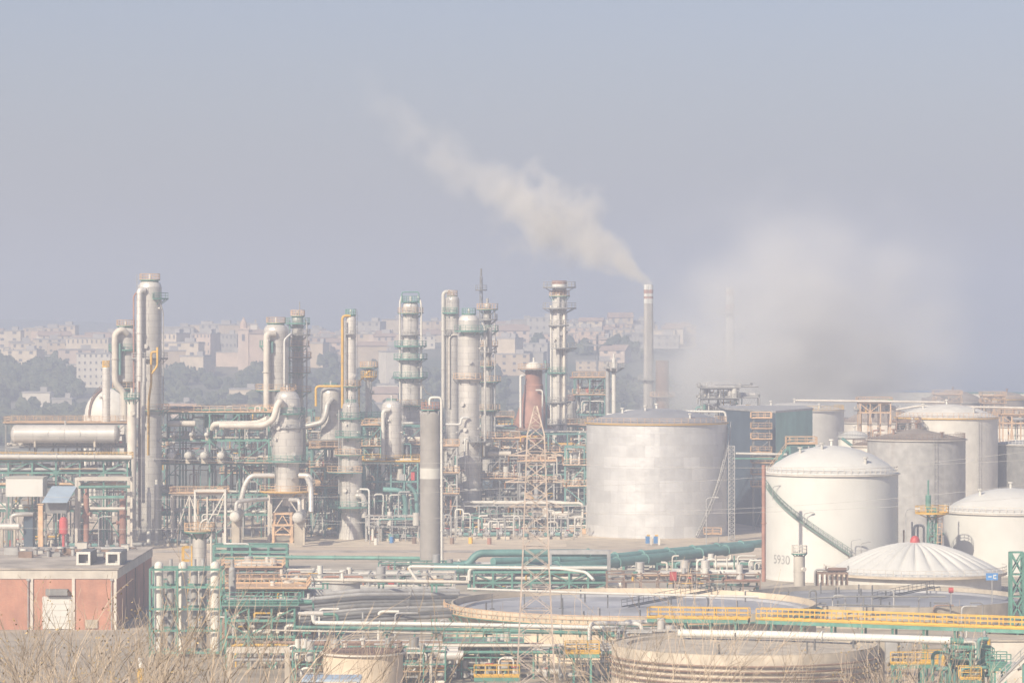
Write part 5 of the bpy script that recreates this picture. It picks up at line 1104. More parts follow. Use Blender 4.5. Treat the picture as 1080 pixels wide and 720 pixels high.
t = thing('yellow_post', 'yellow post with a white cap at the bottom left', 'post', (P(148.5, 0, 330).x, 330, 0)); x = P(148.5, 0, 330).x; z = ZY(704, 330); b = B(); b.tube([(x, 330, 0), (x, 330, z)], .33, 12); b.build('shaft', 'yellow', t); b = B(); b.tube([(x, 330, z), (x, 330, z+.75)], .2, 10); b.tube([(x, 330, z+.75), (x, 330, z+.95)], .3, 10); b.build('cap', 'white', t)
structure('low cluttered pipe skid between the portal frame and pylon', 310, 470, 384, 5, [683, 697], 7, 'green', (), brace=False, w=.14, junk=95)
structure('low steel pipe cradle behind the long cream pipe', 300, 480, 486, 8, [603, 616], 6, 'grey', (), brace=False, w=.16, junk=95)
structure('mixed pipe skid between the filter cage and dark bundle', 238, 322, 440, 8, [618, 634], 4, 'green', (0,), 'orange', brace=True, w=.18, junk=80)
structure('low skid at the foot of the wide tank, right of the pylon', 590, 700, 388, 4, [680, 694], 5, 'grey', (), brace=False, w=.14, junk=60)
structure('cluttered green skid left of the pylon before the wide tank', 472, 548, 391, 5, [676, 690, 703], 5, 'green', (0,), 'green', brace=False, w=.13, junk=95)
structure('pale manifold skid in front of the wide tank wall', 636, 720, 394, 3, [662, 676], 5, 'grey', (), brace=False, w=.13, junk=60)
structure('rusty manifold frame between green trestles and wide tank', 640, 800, 494, 6, [603, 611], 9, 'rust', (), brace=False, w=.16, junk=95)
structure('low pipe manifold beside the fat grey stack foot', 400, 500, 540, 6, [592, 602], 6, 'green', (), brace=False, w=.16, junk=95)
structure('green pipe manifold along the shaded side of brick building', 166, 232, 470, 8, [612, 630], 4, 'green', (), brace=False, w=.16, junk=60)
rnd = random.Random(41)
for i in range(7):
    px = 398+i*19+rnd.uniform(-6, 6); dd = 631+rnd.uniform(-5, 3); x = P(px, 0, dd).x; cl, cm = (('pale', 'offwhite'), ('blue', 'blue'), ('rusty', 'rust'), ('pale', 'offwhite'), ('rusty', 'rust'), ('yellow', 'yellow'), ('red', 'rustred'))[i]
    t = thing('barrel', f'{cl} barrel standing on the tan plant floor, {ORD[i]} from left', 'barrel', (x, dd, .02), 'barrels on the plant floor'); b = B(); b.lathe((x, dd), [(.4, .02), (.4, .45), (.43, .47), (.4, .5), (.4, .9), (.43, .92), (.4, .95), (.4, 1.25)], 14, capt=True); b.build('body', cm, t); b = B(); b.ring((x, dd), .36, .43, 1.22, 1.28, n=14); b.build('rim', 'grey', t)
# yellow decks
def deck(label, x0, x1, py0, py1, d0, d1, wid, rm='yellow', nleg=6, step=1.3, h=1.15, name='walkway', cat='walkway', t=.1, legm='green'):
    a, c = P(x0, py0, d0), P(x1, py1, d1); o = thing(name, label, cat, ((a.x+c.x)/2, (d0+d1)/2, 0)); dr = (c-a).normalized(); s = V((-dr.y, dr.x, 0)).normalized()*wid/2; up = V((0, 0, 1))
    b = B(); vs = [a-s, c-s, c+s, a+s]; b.add([v-up*.14 for v in vs]+vs, [(3, 2, 1, 0), (4, 5, 6, 7), (0, 1, 5, 4), (1, 2, 6, 5), (2, 3, 7, 6), (3, 0, 4, 7)]); b.build('deck', rm, o)
    for q in (-.9, .9): b = B(); b.bar(a+s*q-up*.36, c+s*q-up*.36, .4); b.build('girder', legm, o)
    for q in (-.96, .96): b = B(); b.rail([a+s*q, c+s*q], h, step, t); b.build('railing', rm, o)
    for i in range(nleg):
        f = (i+.5)/nleg; q = a+(c-a)*f
        b = B(); z = hz(q.x, q.y); b.bar((q.x-s.x*.8, q.y-s.y*.8, z), (q.x-s.x*.8, q.y-s.y*.8, q.z-.5), .24); b.build('leg', legm, o)
        b = B(); b.bar((q.x+s.x*.8, q.y+s.y*.8, z), (q.x+s.x*.8, q.y+s.y*.8, q.z-.5), .24); b.build('leg', legm, o)
    return o
deck('long yellow-railed walkway on green legs crossing the right side', 800, 1092, 651.5, 662, 392, 378, 1.6, 'yellow', 9)
deck('short yellow-railed walkway left of the long one, before the wide tank', 684, 790, 650, 651.5, 397, 394, 1.4, 'yellow', 4)
deck('yellow caged platform beside the lattice pylon', 596, 632, 687, 687, 384, 384, 2.2, 'yellow', 2)
deck('bright yellow platform on green legs at the lower right', 938, 1003, 697.5, 697.5, 362, 362, 2.4, 'yellow', 3)
deck('small bright yellow step platform at the bottom right', 1012, 1034, 714, 714, 352, 352, 1.6, 'yellow', 1)
deck('thin yellow rail walkway under the low pipe ways', 500, 548, 712, 712, 372, 372, 1.2, 'yellow', 2, t=.07)
# lower right machinery
structure('dark green machinery frame at the lower right corner', 1002, 1040, 358, 5, [678, 693, 708], 2, 'green', (1,), 'green', w=.24, junk=50); runs('the corner machinery frame', 995, 1044, 358, 4.6, [678, 693, 708], 5, 91, ['green', 'teal', 'grey', 'offwhite', 'yellow'], full=.3, drop=.9)
uprights('in the corner machinery frame', 1000, 1044, 354, 672, 10, 92, ['green', 'teal', 'offwhite', 'silver', 'yellow'], r=(.1, .25)); valves('before the corner machinery frame', 990, 1046, 351, 1.2, 6, 93)
t = thing('diagonal_conveyor', 'white sloping gangway with rails at the bottom right corner', 'gangway', G(1068, 345)); p0, p1 = P(1052, 722, 345), P(1084, 690, 345)
b = B(); b.bar(p0, p1, .5); b.build('deck', 'offwhite', t); b = B(); b.rail([p0+V((0, -.3, .2)), p1+V((0, -.3, .2))], 1.0, 1.0, .08); b.build('railing', 'grey', t); b = B(); b.bar((p1.x-.4, 345, 0), (p1.x-.4, 345, p1.z-.2), .3); b.build('post', 'green', t)
deck('green step frame below the white sloping gangway', 1042, 1064, 700, 700, 350, 350, 3, 'green', 2)
shed('pump_house', 'cream low building with a flat roof behind the corner machinery', 'building', 1046, 1110, 676, 693, 372, 8, 'cream', 'concrete', zb=0)
pipe('long fat white pipe passing over the beige tank to the yellow platform', [P(716, 667, 360), P(800, 668.5, 357), P(935, 672.5, 353), P(1003, 675, 351)], L(4.2, 355), 'white', n=14)
for i, px in enumerate((726, 762, 800, 838, 876, 930)):
    q = P(px, 669+(px-760)*.028, 360-(px-716)*.031); t = thing('pipe_saddle', f'concrete saddle under the fat white pipe, {ORD[i]} from left', 'saddle', (q.x, q.y, 7.4), 'pipe saddles'); b = B(); b.box((q.x, q.y, (q.z-.25+(7.4 if abs(q.x-23.9) < 13 else 0))/2), (.5, .9, q.z-.25-(7.4 if abs(q.x-23.9) < 13 else 0))); b.build('block', 'concrete', t); b = B(); b.tube([(q.x-.06, q.y, q.z), (q.x+.06, q.y, q.z)], L(4.2, 355)*1.1, 14); b.build('strap', 'grey', t)
pipe('green stub pipe joining the white fat pipe', [P(1002, 675.3, 351), P(1016, 676, 351)], L(3.4, 352), 'green', n=12)
for i, px in enumerate((940, 955)): shed('grey_box', f"grey equipment box on the yellow platform, {('left', 'right')[i]} one", 'equipment box', px-6, px+6, 673, 683, 361.3, 1.4, 'grey', 'steelgrey', zb=ZY(697.5, 362)+.02)
# floating tank bands
t_, c, r = ft3; zr_ = 7.5
for i, dz in enumerate((1.1, 1.7, 2.3, 2.9)):
    b = B(); b.tube(arc_pts(c, r+.3, zr_-dz, rad(185), rad(355), 40), .1, 6); b.build('ring_pipe', 'brown' if i % 2 else 'rust', t_)
pipe('pale straight pipe carried on dark posts across the wide floating roof', [P(493, 620.5, 431), P(640, 625.5, 428), P(800, 629, 425)], .16, 'offwhite')
for i, px in enumerate((519, 553, 592, 641, 674, 705)):
    q = P(px, 626, 428.5); t = thing('roof_post', f'dark post under the pale pipe on the wide floating roof, {ORD[i]} from left', 'post', (q.x, 428.5, 4.6), 'dark roof posts'); b = B(); b.bar((q.x, 428.5, 4.6), (q.x, 428.5, q.z), .16); b.build('shaft', 'grey_dark', t); b = B(); b.box((q.x, 428.5, 4.72), (.6, .6, .12)); b.build('foot', 'grey_dark', t)
# things over the second floating roof
pipe('grey pipe frame spanning over the second floating roof, upper', [P(800, 634, 452), P(893, 628.5, 449), P(998, 628.5, 449)], L(.9, 450), 'steelgrey'); pipe('dark pipe crossing the second floating roof to a bent end', [P(770, 646, 446), P(850, 637, 448)], L(1.0, 450), 'grey_dark'); pipe('grey pipe low across the second floating roof', [P(880, 637, 446), P(960, 639, 446)], L(.8, 450), 'steelgrey')
uprights('rising from the second floating roof', 780, 1050, 452, 622, 14, 94, ['steelgrey', 'grey', 'grey_dark' if False else 'steelgrey', 'rust'], base=1.2, r=(.06, .14))
column('small pale vessel with railed head in front of the white domed tank', 843, 497, [(586, 12), (None, 12)], mat='cream', dome=0, name='railed_vessel', cat='vessel', plats=[(583, 1.0, 0, 360, 'green', 'cream')], pipes=[([(0, 586, 0), (0, 570, 0)], .5, 'grey')], nozzles=1, n=20)
structure('rusty row of pipe stanchions by the ribbed cover', 862, 893, 496, 2, [603], 6, 'rust', (), brace=False, w=.22); runs('the rusty stanchion row', 860, 895, 496, 2, [603], 3, 95, ['rust', 'grey', 'brown'], drop=.8)
t = thing('sign_board', 'blue board with white marks on a post before the ribbed cover', 'sign', G(1046, 470)); d = 470; q, e = P(1040, 604, d), P(1052.5, 611.5, d)
b = B(); b.bb((q.x, d, e.z), (e.x, d+.12, q.z)); bo = b.build('board', 'blue', t); b = B(); b.bar(((q.x+e.x)/2, d+.06, 0), ((q.x+e.x)/2, d+.06, e.z), .14); b.build('post', 'grey', t)
b = B(); zc = (q.z+e.z)/2; b.box((q.x+.55, d-.02, zc+.0), (.5, .03, .14)); b.box((q.x+1.25, d-.02, zc+.2), (.3, .03, .16)); b.box((q.x+1.25, d-.02, zc-.22), (.3, .03, .16)); b.box((q.x+1.05, d-.02, zc), (.12, .03, .56)); b.build('emblem', 'white', bo)
t = thing('hose_reel', 'red hose reel on a stand left of the blue board', 'hose reel', G(1003, 462)); q = P(1003, 622, 462); b = B(); b.tube([q-V((.3, 0, 0)), q+V((.3, 0, 0))], .38, 14); b.build('reel', 'redpaint', t); b = B(); b.bar((q.x, 462, 0), q, .16); b.build('stand', 'grey', t)
t = thing('hose_reel', 'red hose reel with white nozzle over the second tank', 'hose reel', G(853, 440)); q = P(853, 639, 440); b = B(); b.tube([q-V((0, .3, 0)), q+V((0, .3, 0))], .42, 14); b.build('reel', 'redpaint', t); b = B(); b.bar((q.x, 440, 0), q, .16); b.build('stand', 'grey', t); b = B(); b.tube([q+V((.3, 0, .1)), q+V((1.3, 0, -.5))], .2, 8); b.build('nozzle', 'white', t)
def lamp(label, px, d, py_top, arm=1.6, base=0.0, side=1):
    x = P(px, 0, d).x; z = ZY(py_top, d); t = thing('street_lamp', label, 'street lamp', (x, d, base), 'street lamps'); b = B(); b.tube(bend([V((x, d, base)), V((x, d, z)), V((x+side*arm, d, z+.15))], .6), .09, 8); b.build('pole', 'grey', t); b = B(); b.box((x+side*(arm+.25), d, z+.12), (.8, .3, .16)); b.build('lamp_head', 'offwhite', t)
for lb, px, d_, py, s in (('street lamp with curved arm between the white domed tanks', 955, 532, 537, 1), ('thin street lamp before the aluminium tank, by its stair', 745, 628, 525, 1), ('low street lamp at the left bank of the wide tank', 480, 640, 545, 1), ('street lamp beside the ringed column skirt', 390, 630, 530, -1), ('street lamp standing by the portal frame of red columns', 104, 606, 545, 1), ('short street lamp before the furnace frame', 533, 640, 548, -1)): lamp(lb, px, d_, py, side=s)
# lamps along the white tank stair
for i, (az, py) in enumerate(((212, 514), (243, 541), (280, 569), (288, 572))):
    a = rad(az); u = V((math.cos(a), math.sin(a), 0)); q = wc+u*(wr+1.0); zb = ZY(py+14, 536); b = B(); zt = ZY(py, 536); b.tube(bend([V((q.x, q.y, zb)), V((q.x, q.y, zt)), V((q.x+1.0, q.y, zt+.2))], .3), .06, 6); b.box((q.x+1.2, q.y, zt+.2), (.6, .25, .12)); b.build('stair_lamp', 'grey', wt)
a = rad(282); q = wc+V((math.cos(a), math.sin(a), 0))*(wr+.7); b = B(); b.box((q.x+.8, q.y-.1, ZY(587, 536)), (3.0, 1.5, .15)); la = b.build('landing', 'rust', wt); b = B(); z = ZY(587, 536)+.08; b.rail([(q.x-.6, q.y-.8, z), (q.x+2.2, q.y-.8, z), (q.x+2.2, q.y+.5, z)], 1.1, 1.0, .08); b.build('railing', 'grey', la)
# tank number, painted on the shell
cu = bpy.data.curves.new('number', 'FONT'); cu.body = '5930'; cu.size = 2.0; cu.align_x = 'CENTER'; to = bpy.data.objects.new('number', cu); C.objects.link(to)
dg = bpy.context.evaluated_depsgraph_get(); me = bpy.data.meshes.new_from_object(to.evaluated_get(dg)); bpy.data.objects.remove(to)
az = math.asin((820.5-877)/70); z0 = ZY(596, 535)
b = B(); R_ = wr+.03; vs = [(wc.x+R_*math.sin(az+v.co.x/R_), wc.y-R_*math.cos(az+v.co.x/R_), z0+v.co.y) for v in me.vertices]
b.add(vs, [tuple(p.vertices) for p in me.polygons]); b.build('number', 'grey', wt)
# pylon and wires
x = P(565, 0, 380).x; d = 380
t = thing('pylon', 'slender rust-grey lattice pylon standing before the tanks', 'pylon', (x, d, 0)); zt = ZY(428, d); zk = ZY(458, d)
prof = [(0, 4.3), (ZY(600, d), 3.0), (zk, 1.9), (zt, .25)]
def wd(z):
    for (a, w0), (c, w1) in zip(prof, prof[1:]):
        if a <= z <= c: return w0+(w1-w0)*(z-a)/(c-a)
    return .25
zs = [0]; 
while zs[-1] < zt-.4: zs.append(min(zt, zs[-1]+max(.55, wd(zs[-1])*.72)))
def q(z, i): w = wd(z)/2; sx, sy = ((-1, -1), (1, -1), (1, 1), (-1, 1))[i]; return V((x+w*sx, d+w*sy, z))
for i in range(4): b = B(); [b.bar(q(a, i), q(c, i), .15) for a, c in zip([p[0] for p in prof], [p[0] for p in prof][1:])]; b.build('leg', 'pylonpaint', t)
b = B()
for z0, z1 in zip(zs, zs[1:]):
    for i in range(4):
        j = (i+1) % 4; b.bar(q(z0, i), q(z1, j), .075); b.bar(q(z0, j), q(z1, i), .075); b.bar(q(z1, i), q(z1, j), .07)
b.build('lattice', 'pylonpaint', t)
for k, (z, w) in enumerate(((ZY(480, d), 3.0), (ZY(508, d), 3.4), (ZY(534, d), 3.0))):
    b = B(); b.bar((x-w, d, z), (x+w, d, z), .16); b.bar((x-w, d, z), (x, d, z+.9), .09); b.bar((x+w, d, z), (x, d, z+.9), .09); ar = b.build('crossarm', 'pylonpaint', t)
    for s in (-1, 1): b = B(); b.tube([(x+s*w, d, z-.1), (x+s*w, d, z-.7)], .1, 6); b.build('insulator', 'brown', ar)
for i, (pl, zl, pr_, zr2, sag) in enumerate(((-40, 470, 1130, 482, 3), (-40, 520, 1130, 470, 3), (-40, 555, 1130, 520, 3), (300, 545, 1130, 505, 3))):
    z = (ZY(480, d), ZY(508, d), ZY(534, d), ZY(534, d))[i]; w = (3.0, 3.4, 3.0, -3.0)[i]
    A, Bq, Cq = P(pl, zl, 395), V((x+(-w if i < 3 else 3.0), d, z-.7)), P(pr_, zr2, 372)
    pts = [A+(Bq-A)*f/16-V((0, 0, 4*sag*.3*(f/16)*(1-f/16))) for f in range(17)]+[Bq+(Cq-Bq)*f/16-V((0, 0, 4*sag*.3*(f/16)*(1-f/16))) for f in range(1, 17)]
    b = B(); b.tube(pts, .02, 4); o = b.build('power_line', 'grey', None); tag(o, ('topmost thin wire strung through the pylon across the plant', 'second wire from top strung through the pylon', 'third wire from top strung through the pylon', 'lowest short wire leading right from the pylon')[i], 'wire', 'power lines')

# ---------------------------------------------------------------- bare trees on the near slope
def bare_tree(label, px, d, py_top, spread, seed, lean=0.0, limbs=4, depth=5, leafy=0.0, thick=.11, name='bare_tree', cat='tree'):
    rnd = random.Random(seed); x = P(px, 0, d).x; zb = hz(x, d)-.1; H_ = ZY(py_top, d)-zb
    t = thing(name, label, cat, (x, d, zb), 'bare trees on the near slope'); tr, cr, lf = B(), B(), B()
    up = V((lean, 0, 1)).normalized()
    def grow(p, dr, ln, r, k, b):
        m = p+dr*ln*.5+V((rnd.uniform(-1, 1), rnd.uniform(-1, 1), rnd.uniform(-.3, .6)))*ln*.07
        e = p+dr*ln; b.tube([p, m, e], r, 5 if r > .03 else 3, False, True, r*.68)
        if k == 0:
            if leafy and rnd.random() < leafy:
                for _ in range(3):
                    q = e+V((rnd.uniform(-.2, .2), rnd.uniform(-.2, .2), rnd.uniform(-.25, .1))); u = V((rnd.uniform(-1, 1), rnd.uniform(-1, 1), rnd.uniform(-1, 1))).normalized()*.05; w = u.orthogonal().normalized()*.03; lf.add([q-u, q+w, q+u, q-w], [(0, 1, 2, 3)])
            return
        for i in range(rnd.choice((2, 2, 3)) if k > 1 else rnd.choice((1, 2, 2, 3))):
            a = rnd.uniform(0, 2*PI); s = rnd.uniform(.28, .62); o = dr.orthogonal().normalized(); o2 = dr.cross(o)
            nd = (dr*math.cos(s)+(o*math.cos(a)+o2*math.sin(a))*math.sin(s)+V((lean*.15, 0, .13))).normalized()
            st = p+(e-p)*rnd.uniform(.55, 1.0) if i else e
            grow(st, nd, ln*rnd.uniform(.62, .88), max(.008, r*rnd.uniform(.5, .66)), k-1, cr)
    ht = H_*.14; tr.tube([(x, d, zb), (x+lean*ht, d, zb+ht)], thick*1.3, 7, True, True, thick)
    base = V((x+lean*ht*.9, d, zb+ht*.92))
    f = .72; l0 = H_*1.05/(1+f+f*f+f**3+f**4*(depth > 4)+.0)
    for i in range(limbs):
        a = 2*PI*(i+rnd.uniform(-.2, .2))/limbs; s = spread*rnd.uniform(.6, 1.1)
        grow(base, (up+V((math.cos(a), math.sin(a)*.8, 0))*s).normalized(), l0*rnd.uniform(.85, 1.12), thick*rnd.uniform(.6, .8), depth-1, cr)
    tr.build('trunk', 'bark', t); cr.build('crown', 'bark', t)
    if lf.v: lf.build('dry_leaves', 'dryleaf', t)
TREES = [
 ('bare tree with dry leaves at the bottom left corner', 6, 112, 658, .8, 1, 0, 5, 5, .3, .10), ('wide bare tree before the brick building door', 58, 108, 646, .85, 2, .05, 5, 5, .2, .12), ('leaning bare tree between the door and the building corner', 96, 114, 665, .75, 3, .2, 5, 5, .25, .10),
 ('tall upright bare tree before the shaded side of the brick building', 138, 118, 642, .55, 4, .15, 4, 5, .08, .12), ('bare tree crossing the left filter tubes', 176, 112, 653, .5, 5, .12, 4, 5, 0, .10), ('slim bare tree right of the filter tube cage', 226, 118, 665, .45, 6, .05, 3, 5, 0, .08),
 ('bare tree before the beige portal frame', 266, 114, 672, .6, 7, .2, 4, 5, 0, .09), ('low bare shrub between portal frame and squat beige tank', 310, 118, 681, .6, 8, .15, 4, 5, 0, .07), ('bare tree leaning right across the squat beige tank', 340, 112, 669, .5, 9, .5, 3, 5, 0, .09),
 ('bare tree leaning right beyond the squat beige tank', 418, 118, 672, .5, 10, .5, 3, 5, 0, .08), ('dense twiggy grey bush right of the pylon', 622, 124, 681, .85, 12, 0, 8, 5, 0, .06), ('second twiggy bush beside the dense grey one', 660, 126, 676, .6, 13, .1, 7, 5, 0, .06),
 ('slim bare sapling before the beige open tank, left', 700, 116, 669, .35, 14, .1, 3, 5, 0, .05), ('slim bare sapling at the middle of the beige open tank', 738, 118, 673, .4, 15, .2, 3, 5, 0, .05), ('dry brushy shrub left of the bright yellow platform', 880, 124, 695, .6, 17, .1, 6, 5, .1, .05), ('dry reedy shrub under the bright yellow platform', 955, 128, 699, .5, 18, 0, 7, 5, .2, .05), ('small bare shrub at the lower right corner', 1000, 124, 708, .5, 19, .1, 4, 5, .2, .05),
 ('low bare bush under the brick building corner', 118, 122, 684, .8, 20, 0, 6, 5, .2, .06),
 ('low twiggy bush left of the yellow post at bottom', 32, 104, 676, .95, 31, 0, 8, 5, .12, .05), ('dense low twiggy bush under the white door', 78, 100, 680, .95, 32, .05, 8, 5, .08, .05), ('spreading low bush right of the yellow post', 168, 102, 684, .9, 33, .05, 7, 5, 0, .05)]
for a in TREES: bare_tree(*a)
# ---------------------------------------------------------------- air, smoke, light, camera
HAZE_COL = (.57, .63, .765, 1); HAZE_D = .00080
PL_A, PL_B, PL_DEN, PL_COL = -4.0, 2.5, 1.75, (1, .965, .90, 1)
BK_DEN, BK_COL = .1, (.99, .985, .975, 1)
PLUME_OFF = lambda u: PL_A*math.sin(u*PI)+PL_B*math.sin(2*PI*u)
def volmat(name):
    m = bpy.data.materials.new(name); m.use_nodes = True; t = m.node_tree; t.nodes.clear()
    o = t.nodes.new('ShaderNodeOutputMaterial'); v = t.nodes.new('ShaderNodeVolumePrincipled'); t.links.new(v.outputs[0], o.inputs['Volume'])
    M[name] = m; return m, t, v
m, t, v = volmat('haze_air')
v.inputs['Color'].default_value = HAZE_COL; v.inputs['Density'].default_value = HAZE_D; v.inputs['Anisotropy'].default_value = 0
b = B(); b.box((0, 2950, 57), (6600, 6500, 146)); o = b.build('haze', 'haze_air'); tag(o, None, None, None, 'stuff')

def math_(t, op, a, b=None, c=None):
    n = N(t, 'ShaderNodeMath', operation=op)
    for i, s in enumerate((a, b, c)):
        if s is None: continue
        if isinstance(s, (int, float)): n.inputs[i].default_value = s
        else: t.links.new(s, n.inputs[i])
    return n.outputs[0]
def curve(t, src, pts):
    n = N(t, 'ShaderNodeFloatCurve'); cm = n.mapping; cv = cm.curves[0]
    cv.points[0].location = pts[0]; cv.points[1].location = pts[-1]
    for p in pts[1:-1]: cv.points.new(*p)
    cm.update(); t.links.new(src, n.inputs[1]); return n.outputs[0]
def plume():
    # the plume leaves the chimney mouth and drifts up to the left; local x runs along the drift
    d = 900.0
    a = P(684, 299, d); e = P(372, 70, d+60); ax = e-a; Ln = ax.length
    rot = ax.to_track_quat('X', 'Z').to_matrix().to_4x4()
    pts = []; n = 20; vs = []; fs = []
    K = 18
    for i in range(K+1):
        u = i/K; r = 3.5+15*min(1, u*3.2)
        off = PLUME_OFF(u)
        for k in range(n): q = 2*PI*k/n; vs.append((u*Ln*1.02-1, r*1.25*math.cos(q), off+r*1.25*math.sin(q)))
    for i in range(K):
        for k in range(n): fs.append((i*n+k, i*n+(k+1) % n, i*n+n+(k+1) % n, i*n+n+k))
    fs += [tuple(range(n-1, -1, -1)), tuple(range(K*n, K*n+n))]
    me = bpy.data.meshes.new('smoke'); me.from_pydata(vs, [], fs); o = bpy.data.objects.new('smoke', me); C.objects.link(o)
    o.matrix_world = Matrix.Translation(a) @ rot
    tag(o, 'pale plume drifting up and left from the red banded chimney', 'smoke', None, 'stuff')
    m, t, v = volmat('plume_smoke'); me.materials.append(m)
    tc = N(t, 'ShaderNodeTexCoord'); s = N(t, 'ShaderNodeSeparateXYZ')
    # billow the coordinates
    nz = N(t, 'ShaderNodeTexNoise'); nz.inputs['Scale'].default_value = .10; nz.inputs['Detail'].default_value = 4.5
    t.links.new(tc.outputs['Object'], nz.inputs['Vector'])
    sub = N(t, 'ShaderNodeVectorMath', operation='SUBTRACT'); t.links.new(nz.outputs['Color'], sub.inputs[0]); sub.inputs[1].default_value = (.5, .5, .5)
    t.links.new(tc.outputs['Object'], s.inputs[0])
    u = math_(t, 'DIVIDE', s.outputs[0], Ln)
    R = math_(t, 'MULTIPLY', curve(t, u, [(0, .10), (.08, .30), (.18, .62), (.3, .95), (.42, .8), (.55, .62), (.7, .58), (.85, .62), (1, .5)]), 11.8)
    off = math_(t, 'MULTIPLY_ADD', math_(t, 'SINE', math_(t, 'MULTIPLY', u, PI)), PL_A, math_(t, 'MULTIPLY', math_(t, 'SINE', math_(t, 'MULTIPLY', u, 2*PI)), PL_B))
    amt = math_(t, 'MULTIPLY', R, 2.3)
    sc = N(t, 'ShaderNodeVectorMath', operation='SCALE'); t.links.new(sub.outputs[0], sc.inputs[0]); t.links.new(amt, sc.inputs['Scale'])
    s2 = N(t, 'ShaderNodeSeparateXYZ'); t.links.new(sc.outputs[0], s2.inputs[0])
    y = math_(t, 'ADD', s.outputs[1], s2.outputs[1]); z = math_(t, 'SUBTRACT', math_(t, 'ADD', s.outputs[2], s2.outputs[2]), off)
    rr = math_(t, 'SQRT', math_(t, 'ADD', math_(t, 'MULTIPLY', y, y), math_(t, 'MULTIPLY', z, z)))
    q = math_(t, 'SUBTRACT', 1.0, math_(t, 'DIVIDE', rr, R))
    n2 = N(t, 'ShaderNodeTexNoise'); n2.inputs['Scale'].default_value = .16; n2.inputs['Detail'].default_value = 5; t.links.new(tc.outputs['Object'], n2.inputs['Vector'])
    q = ramp(t, math_(t, 'ADD', q, math_(t, 'MULTIPLY_ADD', n2.outputs['Fac'], 1.8, -.9)), .02, .85)
    amp = curve(t, u, [(0, .7), (.06, .95), (.16, .8), (.3, .95), (.42, .8), (.52, .38), (.66, .2), (.8, .12), (.93, .03), (1, .0)])
    den = math_(t, 'MULTIPLY', math_(t, 'MULTIPLY', q, amp), math_(t, 'DIVIDE', PL_DEN, R))
    t.links.new(den, v.inputs['Density']); v.inputs['Color'].default_value = PL_COL; v.inputs['Anisotropy'].default_value = 0
def bank():
    # low bank of smoke over the right-hand half of the plant
    d = 868.0
    c = P(850, 346, d); rx, ry, rz = L(245, d), 40.0, L(215, d)
    zb = 2.0
    b = B(); vs = []; fs = []; n, mm = 28, 14
    for j in range(mm+1):
        p = PI*j/mm
        for k in range(n):
            q = 2*PI*k/n; vs.append((rx*math.sin(p)*math.cos(q), ry*math.sin(p)*math.sin(q), max(zb-c.z, rz*math.cos(p))))
    for j in range(mm):
        for k in range(n): fs.append((j*n+k, j*n+n+k, j*n+n+(k+1) % n, j*n+(k+1) % n))
    me = bpy.data.meshes.new('smoke'); me.from_pydata(vs, [], fs); o = bpy.data.objects.new('smoke', me); C.objects.link(o); o.location = c
    tag(o, 'wide grey bank of drifting smoke hiding the second chimney', 'smoke', None, 'stuff')
    m, t, v = volmat('bank_smoke'); me.materials.append(m)
    tc = N(t, 'ShaderNodeTexCoord')
    mp = N(t, 'ShaderNodeMapping'); mp.inputs['Scale'].default_value = (1/rx, 1/ry, 1/rz); mp.inputs['Rotation'].default_value = (0, .0, 0)
    nz = N(t, 'ShaderNodeTexNoise'); nz.inputs['Scale'].default_value = .03; nz.inputs['Detail'].default_value = 3; t.links.new(tc.outputs['Object'], nz.inputs['Vector'])
    sub = N(t, 'ShaderNodeVectorMath', operation='SUBTRACT'); t.links.new(nz.outputs['Color'], sub.inputs[0]); sub.inputs[1].default_value = (.5, .5, .5)
    sc = N(t, 'ShaderNodeVectorMath', operation='SCALE'); t.links.new(sub.outputs[0], sc.inputs[0]); sc.inputs['Scale'].default_value = 75
    ad = N(t, 'ShaderNodeVectorMath', operation='ADD'); t.links.new(tc.outputs['Object'], ad.inputs[0]); t.links.new(sc.outputs[0], ad.inputs[1])
    t.links.new(ad.outputs[0], mp.inputs['Vector'])
    ln = N(t, 'ShaderNodeVectorMath', operation='LENGTH'); t.links.new(mp.outputs[0], ln.inputs[0])
    lim = N(t, 'ShaderNodeVectorMath', operation='LENGTH')
    mp0 = N(t, 'ShaderNodeMapping'); mp0.inputs['Scale'].default_value = (1/rx, 1/ry, 1/rz); t.links.new(tc.outputs['Object'], mp0.inputs['Vector']); t.links.new(mp0.outputs[0], lim.inputs[0])
    edge = ramp(t, lim.outputs['Value'], 1.0, .45)
    s = N(t, 'ShaderNodeSeparateXYZ'); t.links.new(mp0.outputs[0], s.inputs[0])
    core = math_(t, 'POWER', ramp(t, ln.outputs['Value'], 1.0, .12), 1.35)
    # the top-right of the bank is thin, the top-left reaches up towards the plume
    n2 = N(t, 'ShaderNodeTexNoise'); n2.inputs['Scale'].default_value = .042; n2.inputs['Detail'].default_value = 7; n2.inputs['Roughness'].default_value = .6
    m2 = N(t, 'ShaderNodeMapping'); m2.inputs['Rotation'].default_value = (0, .6, 0); m2.inputs['Scale'].default_value = (.75, 1, 1.3); t.links.new(tc.outputs['Object'], m2.inputs['Vector']); t.links.new(m2.outputs[0], n2.inputs['Vector'])
    tex = ramp(t, n2.outputs['Fac'], .38, .66, .1, 2.0)
    low = ramp(t, s.outputs[2], .9, -.3, .1, 1.25)
    den = math_(t, 'MULTIPLY', math_(t, 'MULTIPLY', math_(t, 'MULTIPLY', core, edge), math_(t, 'MULTIPLY', tex, low)), BK_DEN)
    t.links.new(den, v.inputs['Density']); v.inputs['Color'].default_value = BK_COL; v.inputs['Anisotropy'].default_value = 0
plume(); bank()

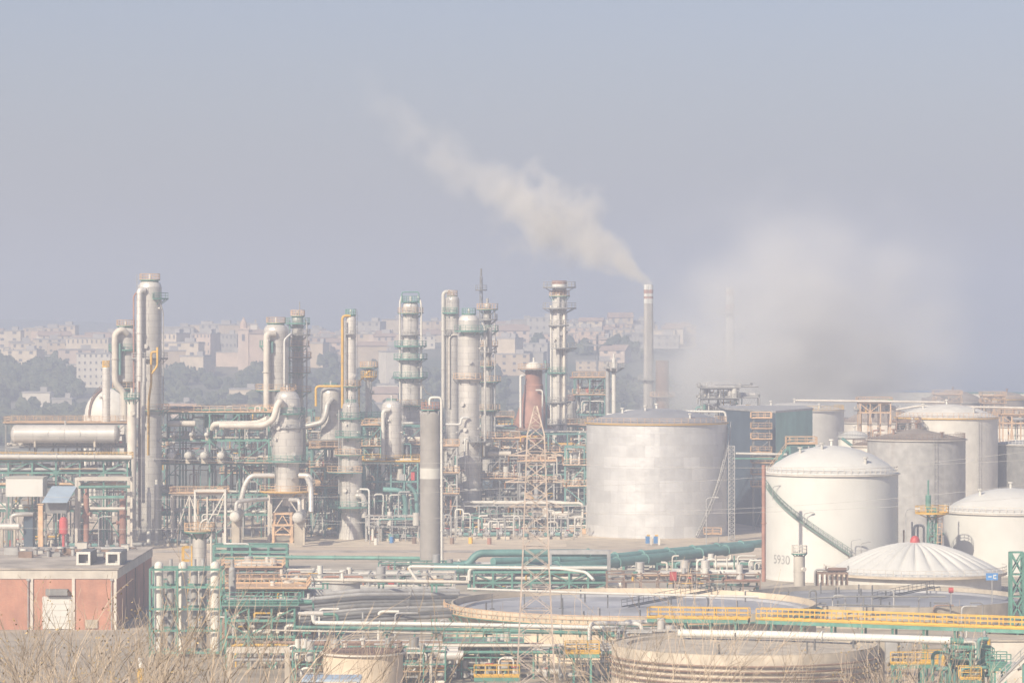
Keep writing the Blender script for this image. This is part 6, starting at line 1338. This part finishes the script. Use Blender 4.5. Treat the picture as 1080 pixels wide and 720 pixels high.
sc = bpy.context.scene
w = bpy.data.worlds.new('World'); sc.world = w; w.use_nodes = True; t = w.node_tree; t.nodes.clear()
EL, AZ = math.radians(33), math.radians(180+33)
sky = N(t, 'ShaderNodeTexSky', sky_type='NISHITA', sun_disc=False, sun_elevation=EL, sun_rotation=AZ, altitude=50, air_density=1.0, dust_density=2.0, ozone_density=2.0)
bg = N(t, 'ShaderNodeBackground'); bg.inputs[1].default_value = .056; ow = N(t, 'ShaderNodeOutputWorld')
tint = N(t, 'ShaderNodeMix', data_type='RGBA', blend_type='MULTIPLY'); tint.inputs[0].default_value = 1; tint.inputs[7].default_value = (.95, .88, 1.0, 1); t.links.new(sky.outputs[0], tint.inputs[6]); t.links.new(tint.outputs[2], bg.inputs[0]); t.links.new(bg.outputs[0], ow.inputs[0])
sun = bpy.data.lights.new('sun', 'SUN'); sun.energy = 3.4; sun.angle = math.radians(1.0); sun.color = (1, .90, .72)
so = bpy.data.objects.new('sun', sun); C.objects.link(so)
dv = V((math.sin(AZ)*math.cos(EL), math.cos(AZ)*math.cos(EL), math.sin(EL)))
so.rotation_euler = (-dv).to_track_quat('-Z', 'Y').to_euler(); so.location = dv*300
cam = bpy.data.cameras.new('camera'); co = bpy.data.objects.new('camera', cam); C.objects.link(co)
co.location = (0, 0, HC); co.rotation_euler = (PI/2, 0, 0); cam.sensor_width = 36; cam.lens = 36*F/1080; cam.shift_y = -(360-HY)/1080
cam.clip_start = 1; cam.clip_end = 20000; sc.camera = co
sc.view_settings.view_transform = 'Standard'; sc.view_settings.look = 'None'; sc.view_settings.exposure = 1.05; sc.view_settings.gamma = 1
cy = sc.cycles if hasattr(sc, 'cycles') else None
sc.render.engine = 'CYCLES'
cy = sc.cycles
cy.max_bounces = 5; cy.diffuse_bounces = 2; cy.glossy_bounces = 2; cy.volume_bounces = 2; cy.transparent_max_bounces = 8
cy.use_denoising = True
try: cy.denoiser = 'OPENIMAGEDENOISE'
except Exception: pass
cy.volume_step_rate = .35; cy.volume_max_steps = 512
